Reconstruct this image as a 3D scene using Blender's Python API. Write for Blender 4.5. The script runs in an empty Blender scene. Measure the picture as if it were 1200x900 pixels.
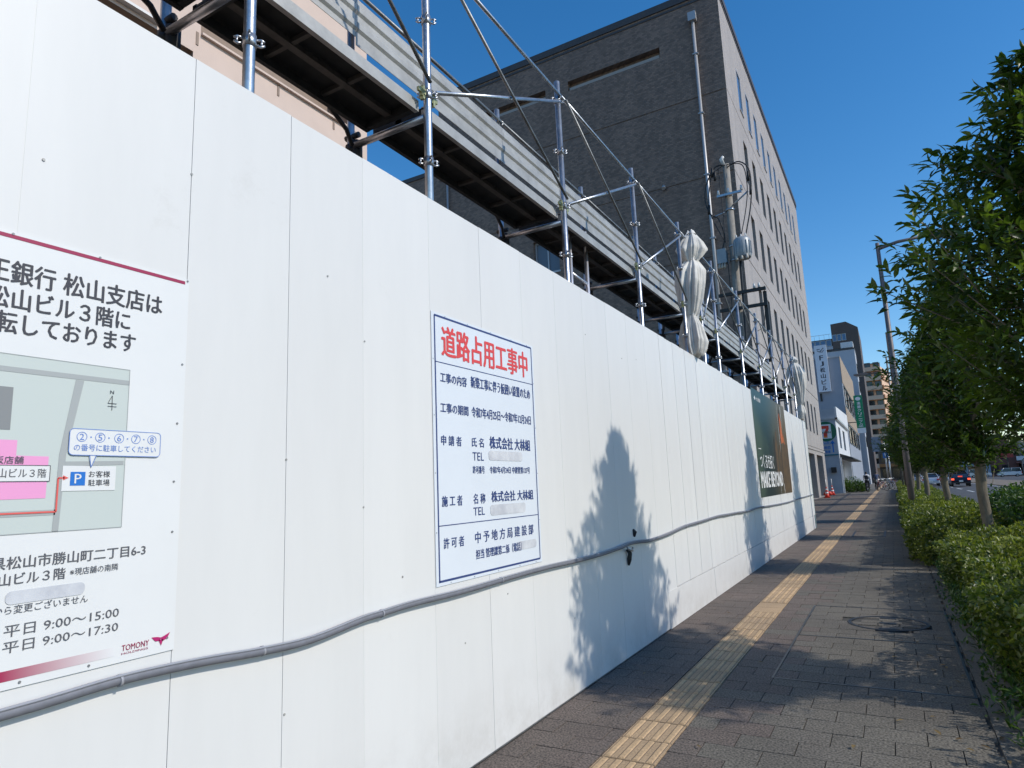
import bpy, math, random
import numpy as np
from mathutils import Vector, Matrix
random.seed(7)
RNG = np.random.default_rng(11)
R = math.radians
SC = bpy.context.scene
COL = SC.collection

# ------------------------------------------------------------------ camera, world, sun, exposure
cam_data = bpy.data.cameras.new('camera')
cam = bpy.data.objects.new('camera', cam_data)
COL.objects.link(cam)
SC.camera = cam
cam_data.sensor_width = 36.0
cam_data.lens = 36.0 * 762.2 / 1200.0
cam_data.clip_start = 0.05
cam_data.clip_end = 3000
CR = Matrix(((0.86429589, 0.11425429, 0.48983525), (0.50142754, -0.11917336, -0.85695281), (-0.03953522, 0.98627768, -0.1602913)))
cam.matrix_world = Matrix.Translation((0, 0, 1.4)) @ CR.to_4x4()

SUN_EL, SUN_AZ = R(38.6), R(2)          # azimuth measured from +X towards +Y
world = bpy.data.worlds.new('World')
SC.world = world
world.use_nodes = True
wn = world.node_tree
bg = wn.nodes['Background']
sky = wn.nodes.new('ShaderNodeTexSky')
sky.sky_type = 'NISHITA'
sky.sun_disc = False
sky.sun_elevation = SUN_EL
sky.sun_rotation = R(90) - SUN_AZ
sky.air_density = 1.0
sky.dust_density = 0.3
sky.ozone_density = 2.2
hsv = wn.nodes.new('ShaderNodeHueSaturation')
hsv.inputs['Saturation'].default_value = 1.36
hsv.inputs['Value'].default_value = 1.32
wn.links.new(sky.outputs[0], hsv.inputs['Color'])
wn.links.new(hsv.outputs[0], bg.inputs[0])
bg.inputs[1].default_value = 0.13
sun_d = bpy.data.lights.new('sun', 'SUN')
sun_d.energy = 3.3
sun_d.angle = R(0.8)
sun_d.color = (1.0, 0.94, 0.85)
sun = bpy.data.objects.new('sun', sun_d)
COL.objects.link(sun)
sv = Vector((math.cos(SUN_EL) * math.cos(SUN_AZ), math.cos(SUN_EL) * math.sin(SUN_AZ), math.sin(SUN_EL)))
sun.rotation_euler = sv.to_track_quat('Z', 'Y').to_euler()
sun.location = sv * 60
SC.view_settings.view_transform = 'Standard'
SC.view_settings.look = 'None'
SC.view_settings.exposure = 0.0
SC.view_settings.gamma = 1.0
SC.render.engine = 'CYCLES'
SC.cycles.max_bounces = 7
SC.cycles.transparent_max_bounces = 8

# ------------------------------------------------------------------ materials
def lin(c):
    return tuple((x / 12.92 if x <= 0.04045 else ((x + 0.055) / 1.055) ** 2.4) for x in c)
MATS = {}
def mat(name, col, rough=0.6, metal=0.0, var=0.0, vscale=6.0, bump=0.0, bscale=60.0, col2=None, pos=False, stretch=None, rnd=0.0, spec=0.5, emit=0.0):
    """Principled material; var mixes towards col2 (or a darker col) with noise; rnd varies value per object."""
    if name in MATS:
        return MATS[name]
    m = bpy.data.materials.new(name)
    m.use_nodes = True
    nt = m.node_tree
    b = nt.nodes['Principled BSDF']
    b.inputs['Roughness'].default_value = rough
    b.inputs['Metallic'].default_value = metal
    b.inputs['Specular IOR Level'].default_value = spec
    b.inputs['Base Color'].default_value = (*col, 1)
    if emit:
        b.inputs['Emission Color'].default_value = (*col, 1)
        b.inputs['Emission Strength'].default_value = emit
    vec = None
    if var or bump or rnd:
        if pos:
            g = nt.nodes.new('ShaderNodeNewGeometry'); vec = g.outputs['Position']
        else:
            g = nt.nodes.new('ShaderNodeTexCoord'); vec = g.outputs['Object']
        if stretch:
            mp = nt.nodes.new('ShaderNodeMapping'); mp.inputs['Scale'].default_value = stretch
            nt.links.new(vec, mp.inputs['Vector']); vec = mp.outputs[0]
    last = None
    if var:
        n = nt.nodes.new('ShaderNodeTexNoise'); n.inputs['Scale'].default_value = vscale; n.inputs['Detail'].default_value = 6
        n.inputs['Roughness'].default_value = 0.65
        nt.links.new(vec, n.inputs['Vector'])
        rp = nt.nodes.new('ShaderNodeValToRGB')
        rp.color_ramp.elements[0].position = 0.35; rp.color_ramp.elements[1].position = 0.68
        c2 = col2 if col2 else tuple(x * (1 - var) for x in col)
        rp.color_ramp.elements[0].color = (*col, 1); rp.color_ramp.elements[1].color = (*c2, 1)
        nt.links.new(n.outputs['Fac'], rp.inputs[0]); last = rp.outputs[0]
    if rnd:
        oi = nt.nodes.new('ShaderNodeObjectInfo')
        mr = nt.nodes.new('ShaderNodeMapRange'); mr.inputs['To Min'].default_value = 1 - rnd; mr.inputs['To Max'].default_value = 1 + rnd
        nt.links.new(oi.outputs['Random'], mr.inputs['Value'])
        vm = nt.nodes.new('ShaderNodeVectorMath'); vm.operation = 'SCALE'
        if last: nt.links.new(last, vm.inputs[0])
        else: vm.inputs[0].default_value = col
        nt.links.new(mr.outputs[0], vm.inputs['Scale']); last = vm.outputs[0]
    if last: nt.links.new(last, b.inputs['Base Color'])
    if bump:
        n2 = nt.nodes.new('ShaderNodeTexNoise'); n2.inputs['Scale'].default_value = bscale; n2.inputs['Detail'].default_value = 4
        nt.links.new(vec, n2.inputs['Vector'])
        bp = nt.nodes.new('ShaderNodeBump'); bp.inputs['Strength'].default_value = bump; bp.inputs['Distance'].default_value = 0.02
        nt.links.new(n2.outputs['Fac'], bp.inputs['Height']); nt.links.new(bp.outputs[0], b.inputs['Normal'])
    MATS[name] = m
    return m

def leaf_mat(name, c1, c2, rough=0.38, trans=0.3):
    m = bpy.data.materials.new(name); m.use_nodes = True; nt = m.node_tree
    b = nt.nodes['Principled BSDF']; out = nt.nodes['Material Output']
    at = nt.nodes.new('ShaderNodeAttribute'); at.attribute_name = 'tint'
    rp = nt.nodes.new('ShaderNodeValToRGB')
    rp.color_ramp.elements[0].color = (*c1, 1); rp.color_ramp.elements[1].color = (*c2, 1)
    nt.links.new(at.outputs['Fac'], rp.inputs[0]); nt.links.new(rp.outputs[0], b.inputs['Base Color'])
    b.inputs['Roughness'].default_value = rough
    t = nt.nodes.new('ShaderNodeBsdfTranslucent')
    mx = nt.nodes.new('ShaderNodeMixRGB'); mx.blend_type = 'MULTIPLY'; mx.inputs[0].default_value = 1; mx.inputs[2].default_value = (1.5, 1.7, 0.6, 1)
    nt.links.new(rp.outputs[0], mx.inputs[1]); nt.links.new(mx.outputs[0], t.inputs[0])
    ms = nt.nodes.new('ShaderNodeMixShader'); ms.inputs[0].default_value = trans
    nt.links.new(b.outputs[0], ms.inputs[1]); nt.links.new(t.outputs[0], ms.inputs[2]); nt.links.new(ms.outputs[0], out.inputs[0])
    MATS[name] = m
    return m

# ------------------------------------------------------------------ object helpers
def empty(name, loc=(0, 0, 0)):
    o = bpy.data.objects.new(name, None); COL.objects.link(o); o.location = loc; o.empty_display_size = 0.2
    return o
def tag(o, label=None, cat=None, group=None, kind=None):
    if label: o['label'] = label
    if cat: o['category'] = cat
    if group: o['group'] = group
    if kind: o['kind'] = kind
    return o
def thing(name, label, cat, loc=(0, 0, 0), group=None):
    return tag(empty(name, loc), label, cat, group)
def link(name, me, parent=None, loc=None):
    """link a mesh object; geometry is in world coordinates unless loc given (then local to the parent)."""
    o = bpy.data.objects.new(name, me); COL.objects.link(o)
    if parent is not None:
        o.parent = parent
        if loc is None:
            w = parent; t = Vector((0, 0, 0))
            while w is not None:
                t = t + w.location; w = w.parent
            o.location = -t
        else: o.location = loc
    elif loc is not None: o.location = loc
    return o
class MB:
    def __init__(s): s.v = []; s.f = []; s.m = []; s.sm = []
    def add(s, vs, fs, mi=0, sm=False):
        o = len(s.v); s.v += [tuple(v) for v in vs]; s.f += [tuple(i + o for i in f) for f in fs]
        s.m += [mi] * len(fs); s.sm += [sm] * len(fs); return s
    def box(s, x0, x1, y0, y1, z0, z1, mi=0):
        return s.add([(x0, y0, z0), (x1, y0, z0), (x1, y1, z0), (x0, y1, z0), (x0, y0, z1), (x1, y0, z1), (x1, y1, z1), (x0, y1, z1)],
                     [(0, 3, 2, 1), (4, 5, 6, 7), (0, 1, 5, 4), (1, 2, 6, 5), (2, 3, 7, 6), (3, 0, 4, 7)], mi)
    def tube(s, pts, r, n=8, mi=0, cap=True):
        pts = [Vector(p) for p in pts]; rs = r if isinstance(r, (list, tuple)) else [r] * len(pts)
        vs = []; prev = None
        for i, p in enumerate(pts):
            d = (pts[min(i + 1, len(pts) - 1)] - pts[max(i - 1, 0)]).normalized()
            a = prev if prev is not None else (Vector((0, 0, 1)) if abs(d.z) < 0.9 else Vector((1, 0, 0)))
            u = (a - d * a.dot(d)).normalized(); w = d.cross(u); prev = u
            for k in range(n):
                t = 2 * math.pi * k / n; vs.append(p + (u * math.cos(t) + w * math.sin(t)) * rs[i])
        fs = []
        for i in range(len(pts) - 1):
            for k in range(n):
                fs.append((i * n + k, i * n + (k + 1) % n, (i + 1) * n + (k + 1) % n, (i + 1) * n + k))
        s.add(vs, fs, mi, True)
        if cap:
            o = len(s.v) - len(vs)
            s.f.append(tuple(o + k for k in reversed(range(n)))); s.f.append(tuple(o + (len(pts) - 1) * n + k for k in range(n)))
            s.m += [mi] * 2; s.sm += [False] * 2
        return s
    def prism(s, poly, ax, a0, a1, mi=0):
        """extrude a 2D polygon along axis ax ('x','y','z') between a0 and a1"""
        def P(p, a): return {'x': (a, p[0], p[1]), 'y': (p[0], a, p[1]), 'z': (p[0], p[1], a)}[ax]
        n = len(poly); vs = [P(p, a0) for p in poly] + [P(p, a1) for p in poly]
        fs = [tuple(range(n))[::-1], tuple(range(n, 2 * n))] + [(i, (i + 1) % n, n + (i + 1) % n, n + i) for i in range(n)]
        return s.add(vs, fs, mi)
    def mesh(s, name, mats):
        me = bpy.data.meshes.new(name); me.from_pydata(s.v, [], s.f)
        for m in (mats if isinstance(mats, (list, tuple)) else [mats]): me.materials.append(m)
        me.polygons.foreach_set('material_index', s.m); me.polygons.foreach_set('use_smooth', s.sm)
        me.update(); return me
    def build(s, name, mats, parent=None, loc=None):
        return link(name, s.mesh(name, mats), parent, loc)
def setting(name, mb, m):
    o = mb.build(name, m); o['kind'] = 'structure'; return o

def wall_holes(mb, ax, c, u0, u1, z0, z1, holes, depth, mi=0, mi_rev=0, sign=1, back=None):
    """wall face in plane ax=c spanning u (the other horizontal axis) and z, with rectangular recesses (u0,u1,z0,z1[,depth])"""
    us = sorted({u0, u1, *[h[0] for h in holes], *[h[1] for h in holes]}); zs = sorted({z0, z1, *[h[2] for h in holes], *[h[3] for h in holes]})
    us = [u for u in us if u0 <= u <= u1]; zs = [z for z in zs if z0 <= z <= z1]
    def P(cc, u, z): return (cc, u, z) if ax == 'x' else (u, cc, z)
    for i in range(len(us) - 1):
        zi = 0
        while zi < len(zs) - 1:
            um = (us[i] + us[i + 1]) / 2; zm = (zs[zi] + zs[zi + 1]) / 2
            if any(h[0] < um < h[1] and h[2] < zm < h[3] for h in holes): zi += 1; continue
            j = zi + 1
            while j < len(zs) - 1 and not any(h[0] < um < h[1] and h[2] < (zs[j] + zs[j + 1]) / 2 < h[3] for h in holes): j += 1
            mb.add([P(c, us[i], zs[zi]), P(c, us[i + 1], zs[zi]), P(c, us[i + 1], zs[j]), P(c, us[i], zs[j])], [(0, 1, 2, 3)], mi)
            zi = j
    for h in holes:
        d = h[4] if len(h) > 4 else depth; cb = c - sign * d
        a = [P(c, h[0], h[2]), P(c, h[1], h[2]), P(c, h[1], h[3]), P(c, h[0], h[3])]; b = [P(cb, h[0], h[2]), P(cb, h[1], h[2]), P(cb, h[1], h[3]), P(cb, h[0], h[3])]
        mb.add(a + b, [(0, 1, 5, 4), (1, 2, 6, 5), (2, 3, 7, 6), (3, 0, 4, 7)], mi_rev)
        mb.add(b, [(0, 1, 2, 3)], mi_rev if back is None else back)

TM_X = Matrix(((0, 0, 1), (1, 0, 0), (0, 1, 0)))        # text facing +X: right = +Y, up = +Z
TM_Y = Matrix(((1, 0, 0), (0, 0, -1), (0, 1, 0)))       # text facing -Y: right = +X, up = +Z
def text(parent, body, box, plane, m, name='lettering', face='x', bold=0.0, line=1.0, lift=0.0):
    """flat printed text stretched to fill box=(u0,u1,z0,z1) in the plane face=plane"""
    c = bpy.data.curves.new('lettering', 'FONT'); c.body = body; c.size = 1; c.space_line = line; c.resolution_u = 2
    c.align_x = 'CENTER' if '\n' in body else 'LEFT'
    o = bpy.data.objects.new('tmp', c); me = bpy.data.meshes.new_from_object(o)
    bpy.data.objects.remove(o)
    n = len(me.vertices); co = np.empty(n * 3); me.vertices.foreach_get('co', co); co = co.reshape(-1, 3)
    mn, mx = co.min(0), co.max(0)
    u = box[0] + (co[:, 0] - mn[0]) / max(mx[0] - mn[0], 1e-6) * (box[1] - box[0]); z = box[2] + (co[:, 1] - mn[1]) / max(mx[1] - mn[1], 1e-6) * (box[3] - box[2])
    e = (box[3] - box[2]) * bold; k = .00012 if face == 'x' else -.002
    polys = [tuple(p.vertices) for p in me.polygons]; vs = []; fs = []
    for q, (du, dz) in enumerate(((-.5, 0), (.5, 0), (0, .4)) if bold > .001 else ((0, 0),)):
        vs.append(np.stack([np.full(n, plane + q * k), u + du * e, z + dz * e], 1) if face == 'x' else np.stack([u + du * e, np.full(n, plane + q * k), z + dz * e], 1))
        fs += [tuple(i + q * n for i in p) for p in polys]
    bpy.data.meshes.remove(me); me = bpy.data.meshes.new('lettering'); me.from_pydata(np.concatenate(vs).tolist(), [], fs); me.materials.append(m)
    me.update()
    return link(name, me, parent)
def flat(parent, name, polys, plane, m, face='x'):
    mb = MB()
    for p in polys:
        mb.add([(plane, a, b) if face == 'x' else (a, plane, b) for a, b in p], [tuple(range(len(p)))])
    return mb.build(name, m, parent)
def rect(u0, u1, z0, z1): return [(u0, z0), (u1, z0), (u1, z1), (u0, z1)]
def stroke(pts, w):
    """thin band following a polyline in 2D, as quads"""
    out = []
    for (a, b), (c, d) in zip(pts, pts[1:]):
        l = math.hypot(c - a, d - b) or 1; nx, nz = -(d - b) / l * w / 2, (c - a) / l * w / 2
        out.append([(a - nx, b - nz), (c - nx, d - nz), (c + nx, d + nz), (a + nx, b + nz)])
    return out
def ring(cu, cz, r, w, n=24, ru=1.0):
    out = []
    for k in range(n):
        a, b = 2 * math.pi * k / n, 2 * math.pi * (k + 1) / n
        out.append([(cu + ru * r * math.cos(a), cz + r * math.sin(a)), (cu + ru * r * math.cos(b), cz + r * math.sin(b)), (cu + ru * (r - w) * math.cos(b), cz + (r - w) * math.sin(b)), (cu + ru * (r - w) * math.cos(a), cz + (r - w) * math.sin(a))])
    return out

# palette
STEEL = mat('galvanised_steel', (0.55, 0.57, 0.60), 0.33, 0.9, 0.35, 14, 0.05, 120)
STEEL_D = mat('weathered_steel', (0.30, 0.31, 0.31), 0.5, 0.7, 0.5, 9, 0.1, 80)
STEEL_L = mat('pale_zinc_sheet', (0.47, 0.46, 0.43), 0.5, 0.35, 0.3, 5, 0.05, 50)
ZINC_Y = mat('passivated_zinc', (0.50, 0.50, 0.26), 0.45, 0.6, 0.4, 30)
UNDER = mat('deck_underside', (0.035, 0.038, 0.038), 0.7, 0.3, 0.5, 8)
BLACKR = mat('black_rubber', (0.015, 0.015, 0.016), 0.6)
PANEL = mat('white_coated_sheet', (0.735, 0.725, 0.695), 0.42, 0, 0.035, 2.2, 0.025, 3.0, pos=True, stretch=(1, 2.6, 0.5), rnd=0.018)
def add_dirt(m):
    nt = m.node_tree; b = nt.nodes['Principled BSDF']; src = b.inputs['Base Color'].links[0].from_socket
    g = nt.nodes.new('ShaderNodeNewGeometry'); sx = nt.nodes.new('ShaderNodeSeparateXYZ'); nt.links.new(g.outputs['Position'], sx.inputs[0])
    n = nt.nodes.new('ShaderNodeTexNoise'); n.inputs['Scale'].default_value = 3.5; n.inputs['Detail'].default_value = 9; n.inputs['Roughness'].default_value = .75; nt.links.new(g.outputs['Position'], n.inputs['Vector'])
    a = nt.nodes.new('ShaderNodeMapRange'); a.inputs['From Min'].default_value = .42; a.inputs['From Max'].default_value = 0.0; a.inputs['To Min'].default_value = 0; a.inputs['To Max'].default_value = .40; nt.links.new(sx.outputs['Z'], a.inputs['Value'])
    c = nt.nodes.new('ShaderNodeMapRange'); c.inputs['From Min'].default_value = .42; c.inputs['From Max'].default_value = .68; nt.links.new(n.outputs['Fac'], c.inputs['Value'])
    q = nt.nodes.new('ShaderNodeMath'); q.operation = 'MULTIPLY'; nt.links.new(a.outputs[0], q.inputs[0]); nt.links.new(c.outputs[0], q.inputs[1])
    n2 = nt.nodes.new('ShaderNodeTexNoise'); n2.inputs['Scale'].default_value = 1.1; n2.inputs['Detail'].default_value = 10; n2.inputs['Roughness'].default_value = .8; nt.links.new(g.outputs['Position'], n2.inputs['Vector'])
    c2 = nt.nodes.new('ShaderNodeMapRange'); c2.inputs['From Min'].default_value = .60; c2.inputs['From Max'].default_value = .75; c2.inputs['To Max'].default_value = .22; nt.links.new(n2.outputs['Fac'], c2.inputs['Value'])
    mxx = nt.nodes.new('ShaderNodeMath'); mxx.operation = 'MAXIMUM'; nt.links.new(q.outputs[0], mxx.inputs[0]); nt.links.new(c2.outputs[0], mxx.inputs[1])
    mx = nt.nodes.new('ShaderNodeMixRGB'); nt.links.new(mxx.outputs[0], mx.inputs[0]); nt.links.new(src, mx.inputs[1]); mx.inputs[2].default_value = (.40, .36, .30, 1)
    nt.links.new(mx.outputs[0], b.inputs['Base Color'])
add_dirt(PANEL)
SHEETW = mat('white_printed_board', (0.76, 0.76, 0.74), 0.45, 0, 0.03, 4)
SHEETB = mat('bluish_white_board', (0.72, 0.76, 0.80), 0.4, 0, 0.03, 4)
SEAM = mat('dark_seam', (0.42, 0.43, 0.43), 0.7)
SCREW = mat('screw_head', (0.28, 0.28, 0.28), 0.5, 0.5)

# ------------------------------------------------------------------ ground, road, pavement
GROUND = mat('site_soil', (0.14, 0.13, 0.11), 0.95, 0, 0.4, 1.3, 0.3, 12)
ASPH = mat('asphalt', (0.075, 0.075, 0.077), 0.85, 0, 0.35, 0.8, 0.25, 90, col2=(0.055, 0.055, 0.057))
setting('ground', MB().add([(-700, -700, -0.16), (700, -700, -0.16), (700, 1500, -0.16), (-700, 1500, -0.16)], [(0, 1, 2, 3)]), GROUND)
setting('road', MB().add([(2.0, -60, -0.13), (27, -60, -0.13), (27, 600, -0.13), (2.0, 600, -0.13)], [(0, 1, 2, 3)]), ASPH)
setting('cross_road', MB().add([(27.003, 150, -.128), (160, 150, -.128), (160, 202, -.128), (27.003, 202, -.128)], [(0, 1, 2, 3)]), ASPH)
setting('far_pavement', MB().box(27, 32, -60, 149.9, -0.13, 0.0), mat('far_paving', (0.16, 0.15, 0.14), 0.9, 0, 0.3, 2))
BED = mat('paving_bed', (0.072, 0.066, 0.058), 0.95, 0, 0.3, 20)
pave = MB(); pave.box(-4.5, 0.62, -6, 400, -0.15, -0.012)
pavement = setting('pavement', pave, BED)

def paver_mat(name, col, col2, spk):
    m = bpy.data.materials.new(name); m.use_nodes = True; nt = m.node_tree; b = nt.nodes['Principled BSDF']
    g = nt.nodes.new('ShaderNodeNewGeometry'); oi = nt.nodes.new('ShaderNodeObjectInfo')
    n = nt.nodes.new('ShaderNodeTexNoise'); n.inputs['Scale'].default_value = 1.3; n.inputs['Detail'].default_value = 5
    nt.links.new(g.outputs['Position'], n.inputs['Vector'])
    at = nt.nodes.new('ShaderNodeAttribute'); at.attribute_name = 'shade'
    r1 = nt.nodes.new('ShaderNodeValToRGB'); r1.color_ramp.elements[0].position = .35; r1.color_ramp.elements[1].position = .65
    r1.color_ramp.elements[0].color = (*col, 1); r1.color_ramp.elements[1].color = (*col2, 1); nt.links.new(n.outputs['Fac'], r1.inputs[0])
    v = nt.nodes.new('ShaderNodeTexNoise'); v.inputs['Scale'].default_value = 85; v.inputs['Detail'].default_value = 3; nt.links.new(g.outputs['Position'], v.inputs['Vector'])
    r2 = nt.nodes.new('ShaderNodeMapRange'); r2.inputs['From Min'].default_value = .3; r2.inputs['From Max'].default_value = .7; r2.inputs['To Min'].default_value = 1 - spk; r2.inputs['To Max'].default_value = 1 + spk
    nt.links.new(v.outputs['Fac'], r2.inputs['Value'])
    mr = nt.nodes.new('ShaderNodeMapRange'); mr.inputs['To Min'].default_value = .94; mr.inputs['To Max'].default_value = 1.06
    ad = nt.nodes.new('ShaderNodeMath'); ad.operation = 'ADD'; nt.links.new(oi.outputs['Random'], ad.inputs[0]); nt.links.new(at.outputs['Fac'], ad.inputs[1])
    fr = nt.nodes.new('ShaderNodeMath'); fr.operation = 'FRACT'; nt.links.new(ad.outputs[0], fr.inputs[0]); nt.links.new(fr.outputs[0], mr.inputs['Value'])
    ml = nt.nodes.new('ShaderNodeMath'); ml.operation = 'MULTIPLY'; nt.links.new(r2.outputs[0], ml.inputs[0]); nt.links.new(mr.outputs[0], ml.inputs[1])
    st = nt.nodes.new('ShaderNodeTexNoise'); st.inputs['Scale'].default_value = .45; st.inputs['Detail'].default_value = 7; st.inputs['Roughness'].default_value = .7; nt.links.new(g.outputs['Position'], st.inputs['Vector'])
    sr = nt.nodes.new('ShaderNodeMapRange'); sr.inputs['From Min'].default_value = .35; sr.inputs['From Max'].default_value = .6; sr.inputs['To Min'].default_value = .78; sr.inputs['To Max'].default_value = 1.06
    nt.links.new(st.outputs['Fac'], sr.inputs['Value'])
    m2 = nt.nodes.new('ShaderNodeMath'); m2.operation = 'MULTIPLY'; nt.links.new(ml.outputs[0], m2.inputs[0]); nt.links.new(sr.outputs[0], m2.inputs[1])
    vm = nt.nodes.new('ShaderNodeVectorMath'); vm.operation = 'SCALE'; nt.links.new(r1.outputs[0], vm.inputs[0]); nt.links.new(m2.outputs[0], vm.inputs['Scale'])
    nt.links.new(vm.outputs[0], b.inputs['Base Color']); b.inputs['Roughness'].default_value = .85
    bp = nt.nodes.new('ShaderNodeBump'); bp.inputs['Strength'].default_value = .5; bp.inputs['Distance'].default_value = .006
    nt.links.new(v.outputs['Fac'], bp.inputs['Height']); nt.links.new(bp.outputs[0], b.inputs['Normal'])
    return m
PV_GREY = paver_mat('paver_grey_brown', (0.136, 0.122, 0.098), (0.116, 0.102, 0.084), .8)
PV_RED = paver_mat('paver_reddish', (0.124, 0.102, 0.084), (0.138, 0.106, 0.088), .8)
PV_LITE = paver_mat('paver_pale_edge', (0.15, 0.14, 0.12), (0.125, 0.115, 0.10), .4)
TAC = paver_mat('tactile_yellow_tan', (0.47, 0.325, 0.185), (0.54, 0.365, 0.20), .22)
TAC_D = paver_mat('tactile_worn_tan', (0.40, 0.285, 0.175), (0.47, 0.33, 0.19), .24)

PL, PW = 0.30, 0.20                     # paver length across, depth along the street
def paver_geo(mb, x0, y0, z=0.0, lx=PL, ly=PW, g=.0011, sk=0.0):
    x1, y1 = x0 + lx - g, y0 + ly - g; x0 += g; y0 += g; c = .0018
    mb.add([(x0, y0, z - .012), (x1, y0, z - .012), (x1, y1, z - .012), (x0, y1, z - .012),
            (x0 + c, y0 + c, z + sk), (x1 - c, y0 + c, z - sk), (x1 - c, y1 - c, z - sk), (x0 + c, y1 - c, z + sk)],
           [(4, 5, 6, 7), (0, 1, 5, 4), (1, 2, 6, 5), (2, 3, 7, 6), (3, 0, 4, 7)])
TX0, TX1 = -1.50, -1.20
pieces = []
row = 0; y = 1.0
while y < 60:
    left_edge = -2.03 if y < 20.4 else -4.45
    for side, xa, xb in (('l', left_edge, TX0), ('r', TX1, 0.32)):
        x = xa - (PL / 2 if row % 2 else 0) if side == 'l' else xa - (PL / 2 if row % 2 else 0)
        while x < xb - .02:
            a, b2 = max(x, xa), min(x + PL, xb)
            if b2 - a > .03:
                inside = (a > -.94 and b2 < .30 and 5.1 < y < 8.2)
                pieces.append((y, a, b2 - a, 'red' if (side == 'l' and y < 20.4) or (a < TX1 + .16 and random.random() < .75) else 'grey'))
            x += PL
    y += PW; row += 1
cx = Vector((0, 0, 1.4))
def pv_ok(p):
    return not (math.hypot(p[1] + p[2] / 2 + .2, p[0] + .1 - 7.38) < .30)
vis = [p for p in pieces if p[0] > 2.9 and pv_ok(p) and p[1] + p[2] > (-2.05 if p[0] < 20.4 else -9)]
def in_view(p):
    q = CR.transposed() @ (Vector((p[1] + p[2] / 2, p[0] + .1, 0)) - cx)
    if q.z > -.1: return False
    return q.y / -q.z * 762.2 > -470 and abs(q.x / -q.z * 762.2) < 625
near = sorted([p for p in vis if in_view(p)], key=lambda p: p[0])[:300]
nearset = set(near)
shared = {}
for p in near:
    key = (round(p[2], 3), p[3], random.choice((0, 1, 2)))
    if key not in shared:
        mb = MB(); paver_geo(mb, 0, 0, 0, p[2], PW, sk=(key[2] - 1) * .0012); shared[key] = mb.mesh('paver', PV_RED if p[3] == 'red' else PV_GREY)
    link('paver', shared[key], pavement, (p[1], p[0], random.uniform(-.0012, .0012)))
for tone, m in (('red', PV_RED), ('grey', PV_GREY)):
    mb = MB(); shade = []
    for p in vis:
        if p in nearset or p[3] != tone: continue
        paver_geo(mb, p[1], p[0], random.uniform(-.0012, .0012), p[2], PW); shade += [random.random()] * 5
    me = mb.mesh('paving_further', m); at = me.attributes.new('shade', 'FLOAT', 'FACE'); at.data.foreach_set('value', shade)
    o = link('paving_further', me, pavement); o['kind'] = 'stuff'
MB().box(-4.5, TX0, 60.02, 400, -.011, 0).build('paving_slab', PV_GREY, pavement)
MB().box(TX1, .32, 60.02, 400, -.011, 0).build('paving_slab', PV_GREY, pavement)
# pale edge course and low kerb beside the planting bed
mb = MB(); yy = 1.0
while yy < 60:
    paver_geo(mb, .32, yy, 0.0, .12, .6); yy += .6
o = mb.build('edge_course', PV_LITE, pavement); o['kind'] = 'stuff'
kerbm = mat('concrete_kerb', (0.17, 0.155, 0.135), .85, 0, .45, 5, .2, 60, rnd=.12)
kb = MB(); kb.prism([(0, -.10), (.10, -.10), (.10, .008), (.095, .013), (.006, .013), (0, .008)], 'y', 0.004, .996)
kme = kb.mesh('kerb_stone', kerbm)
for i in range(70):
    link('kerb_stone', kme, pavement, (.44 if i < 60 else .44, 1.0 + i, random.uniform(-.004, .004)))
# tactile blocks, each with four raised bars
TAC_B = paver_mat('tactile_grimy_base', (0.39, 0.275, 0.165), (0.45, 0.31, 0.18), .3)
def tactile_mesh(m, bars=True):
    mb = MB(); g = .004; c = .004
    mb.add([(g, g, -.012), (.3 - g, g, -.012), (.3 - g, .3 - g, -.012), (g, .3 - g, -.012), (g + c, g + c, .001), (.3 - g - c, g + c, .001), (.3 - g - c, .3 - g - c, .001), (g + c, .3 - g - c, .001)],
           [(4, 5, 6, 7), (0, 1, 5, 4), (1, 2, 6, 5), (2, 3, 7, 6), (3, 0, 4, 7)])
    if bars:
        for k in range(4):
            x = .0375 + k * .075; w0, w1 = .0175, .0115
            mb.add([(x - w0, .012, .0012), (x + w0, .012, .001), (x + w0, .288, .001), (x - w0, .288, .001), (x - w1, .018, .007), (x + w1, .018, .007), (x + w1, .282, .007), (x - w1, .282, .007)],
                   [(4, 5, 6, 7), (0, 1, 5, 4), (1, 2, 6, 5), (2, 3, 7, 6), (3, 0, 4, 7)], 1)
            for u in (x - w0 - .0035, x + w0 + .0005): mb.add([(u, .010, .0014), (u + .003, .010, .0014), (u + .003, .290, .0014), (u, .290, .0014)], [(0, 1, 2, 3)], 2)
    return mb.mesh('tactile_block', [TAC_B, m, BED])
tme = [tactile_mesh(TAC), tactile_mesh(TAC_D), tactile_mesh(TAC, False)]
for i in range(200):
    yb = 1.0 + i * .3
    k = 2 if yb in () else (0 if random.random() < .72 else 1)
    if 7.5 < yb < 8.2: k = 2
    o = link('tactile_block', tme[k], pavement, (TX0, yb, random.uniform(-.001, .001)))
MB().box(TX0 + .003, TX1 - .003, 61.0, 200, -.011, .003).build('tactile_strip', TAC, pavement)
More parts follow.
